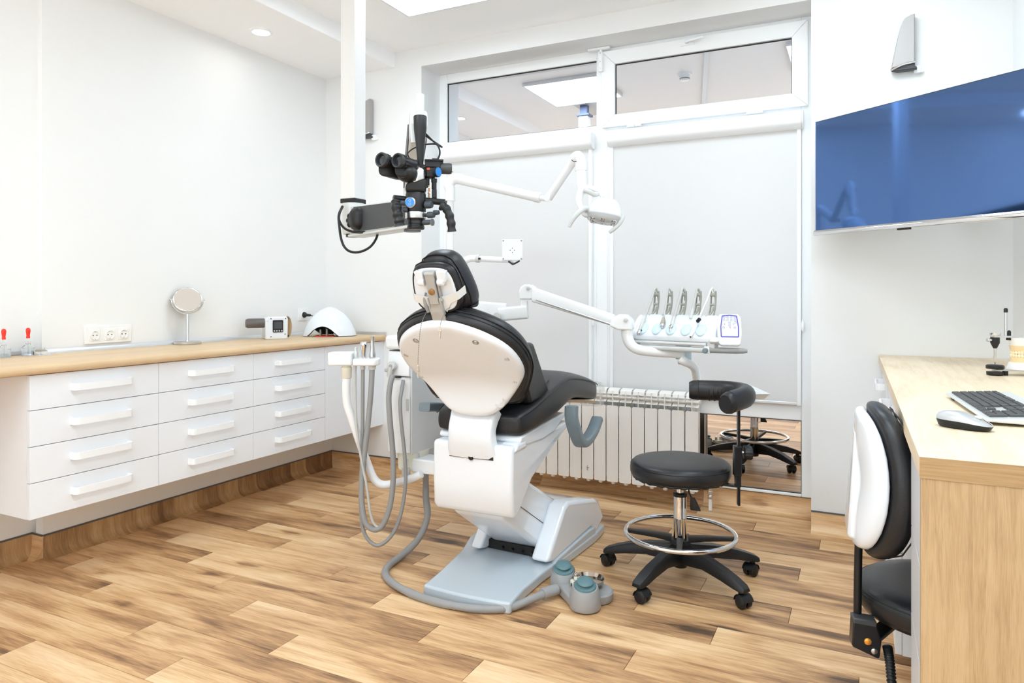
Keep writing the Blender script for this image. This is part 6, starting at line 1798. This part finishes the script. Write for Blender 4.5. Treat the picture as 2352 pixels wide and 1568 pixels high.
FR = obj('foot_ring', ring, CHROME, t)
for k in range(4):
    a = R(12 + 90 * k)
    d = Vector((cos(a), sin(a), 0))
    p = Vector((SX, SY, 0))
    obj('ring_spoke', MB().sweep([p + d * 0.035 + Vector((0, 0, 0.172)), p + d * 0.10 + Vector((0, 0, 0.180)), p + d * 0.22 + Vector((0, 0, 0.188))], lambda s: rrect(0.030 - 0.010 * s, 0.026 - 0.01 * s, 0.003)), BLACKP, t)
# seat pad
sr, z0 = 0.207, 0.430
SEATP = obj('seat', MB().lathe([(0.0005, z0), (sr * 0.88, z0), (sr * 0.965, z0 + 0.008), (sr, z0 + 0.022), (sr * 1.003, z0 + 0.04), (sr * 0.985, z0 + 0.056), (sr * 0.94, z0 + 0.067), (sr * 0.82, z0 + 0.073), (sr * 0.4, z0 + 0.075), (0.0005, z0 + 0.075)], (SX, SY, 0), n=72), LEATHER, t, angle=80)
sm = MB().torus((SX, SY, z0 + 0.0545), sr * 0.988, 0.0022, n=72, m=6)
obj('seam', sm, BLACKP, SEATP)
wr = MB().tube([(SX + sr * 0.925 * cos(a), SY + sr * 0.925 * sin(a), z0 + 0.005 + 0.0016 * sin(26 * a) + 0.001 * sin(41 * a)) for a in [2 * pi * k / 220 for k in range(220)]], 0.0075, 8, closed=True)
obj('gathered_hem', wr, LEATHER, SEATP)
obj('seat_plate', MB().box(SX - 0.08, SX + 0.08, SY - 0.08, SY + 0.08, z0 - 0.014, z0 - 0.001), BLACKM, t, bevel=0.003)
# height lever: wire with a flat paddle
obj('lever_rod', MB().tube(smooth_path([(SX + 0.03, SY + 0.0, z0 - 0.008), (SX + 0.034, SY + 0.0, z0 - 0.03), (SX + 0.038, SY + 0.0, z0 - 0.06), (SX + 0.052, SY + 0.0, z0 - 0.09)], 6), 0.0035, 8), BLACKM, t)
obj('lever_paddle', MB().loft([[Vector((SX + 0.052 + (z0 - 0.08 - z) * 0.25 + x, SY + y, z)) for x, y in rrect(w_, 0.012, 0.004)] for z, w_ in ((z0 - 0.08, 0.018), (z0 - 0.105, 0.032), (z0 - 0.125, 0.042), (z0 - 0.132, 0.042))]), BLACKP, t)
# back post, clamp and knob
bx, by = -0.452, 2.975
BP = frame((bx, by, 0), 20)
obj('support_bar', MB().box(SX + 0.05, bx, by - 0.012, by + 0.012, z0 - 0.012, z0 - 0.003), BLACKM, t)
obj('back_post', MB(BP).box(-0.005, 0.005, -0.014, 0.014, 0.345, 0.745), BLACKM, t, bevel=0.002)
obj('post_clamp', MB(BP).box(-0.020, 0.010, -0.019, 0.019, 0.465, 0.585).box(-0.014, 0.008, -0.017, 0.017, 0.42, 0.47), BLACKM, t, bevel=0.003)
obj('clamp_screw', MB(BP).cyl((0.0, -0.005, 0.562), (0.045, -0.02, 0.562), 0.005, n=12), STEEL, t)
kn = MB(BP)
n = 48
kn.loft([[Vector((x, -0.012 + (0.026 + 0.0022 * (1 if (i // 2) % 2 else 0)) * k * cos(2 * pi * i / n) - (x - 0.02) * 0.35, 0.562 + (0.026 + 0.0022 * (1 if (i // 2) % 2 else 0)) * k * sin(2 * pi * i / n))) for i in range(n)] for x, k in ((0.018, 0.9), (0.02, 1.0), (0.044, 1.0), (0.048, 0.9), (0.0485, 0.02))])
obj('clamp_knob', kn, BLACKP, t)
# curved arm support
cp = smooth_path([(-0.482, 2.835, 0.772), (-0.447, 2.895, 0.781), (-0.425, 2.965, 0.786), (-0.440, 3.045, 0.788), (-0.500, 3.095, 0.788), (-0.58, 3.105, 0.786), (-0.675, 3.085, 0.785)], 8)
nn = len(cp)
rr = []
for i, p in enumerate(cp):
    s = i / (nn - 1)
    tn = (cp[min(i + 1, nn - 1)] - cp[max(i - 1, 0)]).normalized()
    sd = Vector((tn.y, -tn.x, 0)).normalized()
    ce = min(1.0, (min(s, 1 - s) / 0.07)) if min(s, 1 - s) < 0.07 else 1.0
    k = 0.80 + 0.20 * math.sqrt(max(0, 1 - (1 - ce) ** 2))
    rr.append([p + sd * (0.039 * k * cos(a)) + Vector((0, 0, 0.043 * k * sin(a))) for a in [2 * pi * q / 20 for q in range(20)]])
AS = obj('arm_support', MB().loft(rr), LEATHER, t, angle=50, bevel=0.0)
for k in (3, -4):
    obj('seam', MB().tube(rr[k], 0.0018, 6, closed=True), BLACKP, AS)
wk = MB()
for k in range(8):
    i = 27 + k * 2
    q = rr[i]
    cc = sum(q, Vector()) / len(q)
    wk.tube([cc + (q[j] - cc) * 0.985 for j in range(9, 20)], [0.001 + 0.0032 * sin(pi * (j - 9) / 10) for j in range(9, 20)], 8)
obj('crease', wk, LEATHER, AS)

# ================================================================== CHAIR AT THE DESK
CXc, CYc = 0.192, 2.165
t = thing('desk_chair', (CXc, CYc, 0), 'black upholstered swivel chair with white back shell at the desk', 'chair')
zt = 0.437
SP = obj('seat', MB().lathe([(0.0005, zt - 0.085), (0.17, zt - 0.085), (0.198, zt - 0.075), (0.212, zt - 0.055), (0.2145, zt - 0.035), (0.208, zt - 0.016), (0.192, zt - 0.004), (0.15, zt + 0.002), (0.07, zt - 0.002), (0.0005, zt - 0.004)], (CXc, CYc, 0), n=72), LEATHER, t, angle=80)
obj('seam', MB().torus((CXc, CYc, zt - 0.0175), 0.2095, 0.002, n=72, m=6), BLACKP, SP)
obj('stitching', MB().torus((CXc, CYc, zt - 0.028), 0.2135, 0.0014, n=72, m=6), BLACKP, SP)
obj('seat_plate', MB().box(CXc - 0.12, CXc + 0.1, CYc - 0.07, CYc + 0.07, zt - 0.10, zt - 0.086), BLACKM, t)
# backrest facing the desk
UF = Matrix.Translation(Vector((0.015, 2.055, 0.725))) @ Matrix.Rotation(R(-86), 4, 'Z') @ Matrix.Rotation(R(-4), 4, 'X')
# local: x along the width, y towards the sitter, z up
bo = [(0.0, 0.190), (0.055, 0.188), (0.10, 0.176), (0.135, 0.145), (0.158, 0.09), (0.17, 0.02), (0.17, -0.05), (0.158, -0.11), (0.130, -0.155), (0.085, -0.178), (0.0, -0.185)]
bo = [Vector((x, 0, z)) for x, z in bo] + [Vector((-x, 0, z)) for x, z in bo[-2:0:-1]]
def bk(k, y, cur=0.10):
    out = []
    for p in bo:
        x, z = p.x * k, p.z * k
        out.append(Vector((x, y + cur * (x / 0.17) ** 2 * 0.35 - 0.03 * (z / 0.19) ** 2 * (1 if z > 0 else 0.6), z)))
    return out
CU = obj('back_cushion', MB(UF).loft([bk(0.9, 0.004), bk(1.0, 0.008), bk(1.035, 0.024), bk(1.02, 0.046), bk(0.94, 0.064), bk(0.75, 0.072), bk(0.35, 0.073), bk(0.03, 0.073)]), LEATHER, t, sub=2, angle=180)
sm = MB(UF).tube(bk(0.955, 0.0635), 0.002, 6, closed=True)
obj('seam', sm, BLACKP, CU)
BS = obj('back_shell', MB(UF).loft([bk(0.93, 0.006), bk(0.945, 0.0), bk(0.94, -0.012), bk(0.91, -0.022), bk(0.82, -0.028), bk(0.53, -0.034), bk(0.03, -0.036)]), SHELL, t, sub=1, angle=180)
rib = MB(UF).loft([[Vector((x, y, z)) for x, z in ((-0.075 * k, 0.12), (0.035 * k, 0.12), (0.075 * k, -0.15), (-0.115 * k, -0.15))] for y, k in ((-0.026, 1.0), (-0.045, 0.75))])
obj('shell_rib', rib, SHELL, BS, bevel=0.01, seg=3)
obj('slot', MB(UF).lathe([(0.010, 0), (0.010, 0.003), (0.0005, 0.003)], (-0.09, -0.034, -0.03), (0, -1, 0), 16), LGREY, BS)
pz = smooth_path([(-0.006, 2.058, 0.62), (-0.010, 2.055, 0.55), (-0.012, 2.052, 0.45), (-0.013, 2.05, 0.345)], 6)
obj('back_post', MB().tube(pz, 0.0098, 16), BLACKM, t)
BF = Matrix.Translation(Vector((0.0, 2.035, 0.322))) @ Matrix.Rotation(R(12), 4, 'Z') @ Matrix.Scale(0.88, 4)
BKT = obj('bracket', MB(BF).prism([(-0.030, 0.045), (0.030, 0.045), (0.045, -0.005), (0.040, -0.052), (0.035, -0.056), (-0.030, -0.030), (-0.034, -0.024)], 'y', -0.022, 0.022), BLACKM, t, bevel=0.004)
obj('bracket_cap', MB(BF).prism([(-0.030, 0.040), (0.032, 0.034), (0.032, 0.052), (-0.030, 0.056)], 'y', -0.024, 0.024), DGREY, BKT, bevel=0.003)
obj('orange_screw', MB(BF).lathe([(0.0005, 0), (0.0098, 0), (0.0095, 0.003), (0.006, 0.006), (0.0005, 0.0065)], (0.008, -0.022, -0.008), (0, -1, 0), 22), ORANGE, BKT)
obj('steel_screw', MB(BF).lathe([(0.0005, 0), (0.009, 0), (0.0085, 0.003), (0.005, 0.005), (0.0005, 0.0055)], (0.025, -0.022, -0.034), (0, -1, 0), 22), STEEL, BKT)
obj('tilt_bar', MB().sweep([(0.02, 2.04, 0.315), (CXc - 0.1, CYc, zt - 0.095)], rrect(0.04, 0.012, 0.003)), BLACKM, t)
# ribbed black sleeve under the seat
hs = [PX(2038, 1484, 1.80), PX(2041, 1500, 1.80), PX(2045, 1530, 1.80), PX(2048, 1570, 1.80), PX(2049, 1620, 1.80)]
sp_ = smooth_path(hs, 14)
obj('ribbed_sleeve', MB().tube(sp_, [0.0105 + 0.0020 * sin(i * pi / 1.5) for i in range(len(sp_))], 14), BLACKP, t)
obj('gas_lift', MB().lathe([(0.026, 0.10), (0.026, 0.24), (0.015, 0.242), (0.015, zt - 0.1), (0.0005, zt - 0.1)], (CXc, CYc, 0), n=24), CHROME, t)
for k in range(5):
    a = R(20 + 72 * k)
    d = Vector((cos(a), sin(a), 0))
    sd = Vector((-d.y, d.x, 0))
    p = Vector((CXc, CYc, 0))
    obj('leg', MB().loft([[p + d * r_ + sd * x + Vector((0, 0, z)) for x, z in ((-0.022, zb), (-0.022, zt_ - 0.01), (-0.014, zt_), (0.014, zt_), (0.022, zt_ - 0.01), (0.022, zb))] for r_, zb, zt_ in ((0.0, 0.07, 0.12), (0.10, 0.075, 0.115), (0.19, 0.06, 0.095))]), BLACKP, t, bevel=0.003)
    q = p + d * 0.18
    cs = MB()
    for s in (-1, 1):
        cs.lathe([(0.0005, -0.010), (0.022, -0.010), (0.0245, -0.006), (0.0245, 0.006), (0.022, 0.010), (0.0005, 0.011)], q + sd * s * 0.014 + Vector((0, 0, 0.025)), sd * s, 20)
    cs.cyl(q + Vector((0, 0, 0.03)), q + Vector((0, 0, 0.065)), 0.009, n=12)
    obj('castor', cs, BLACKP, t)
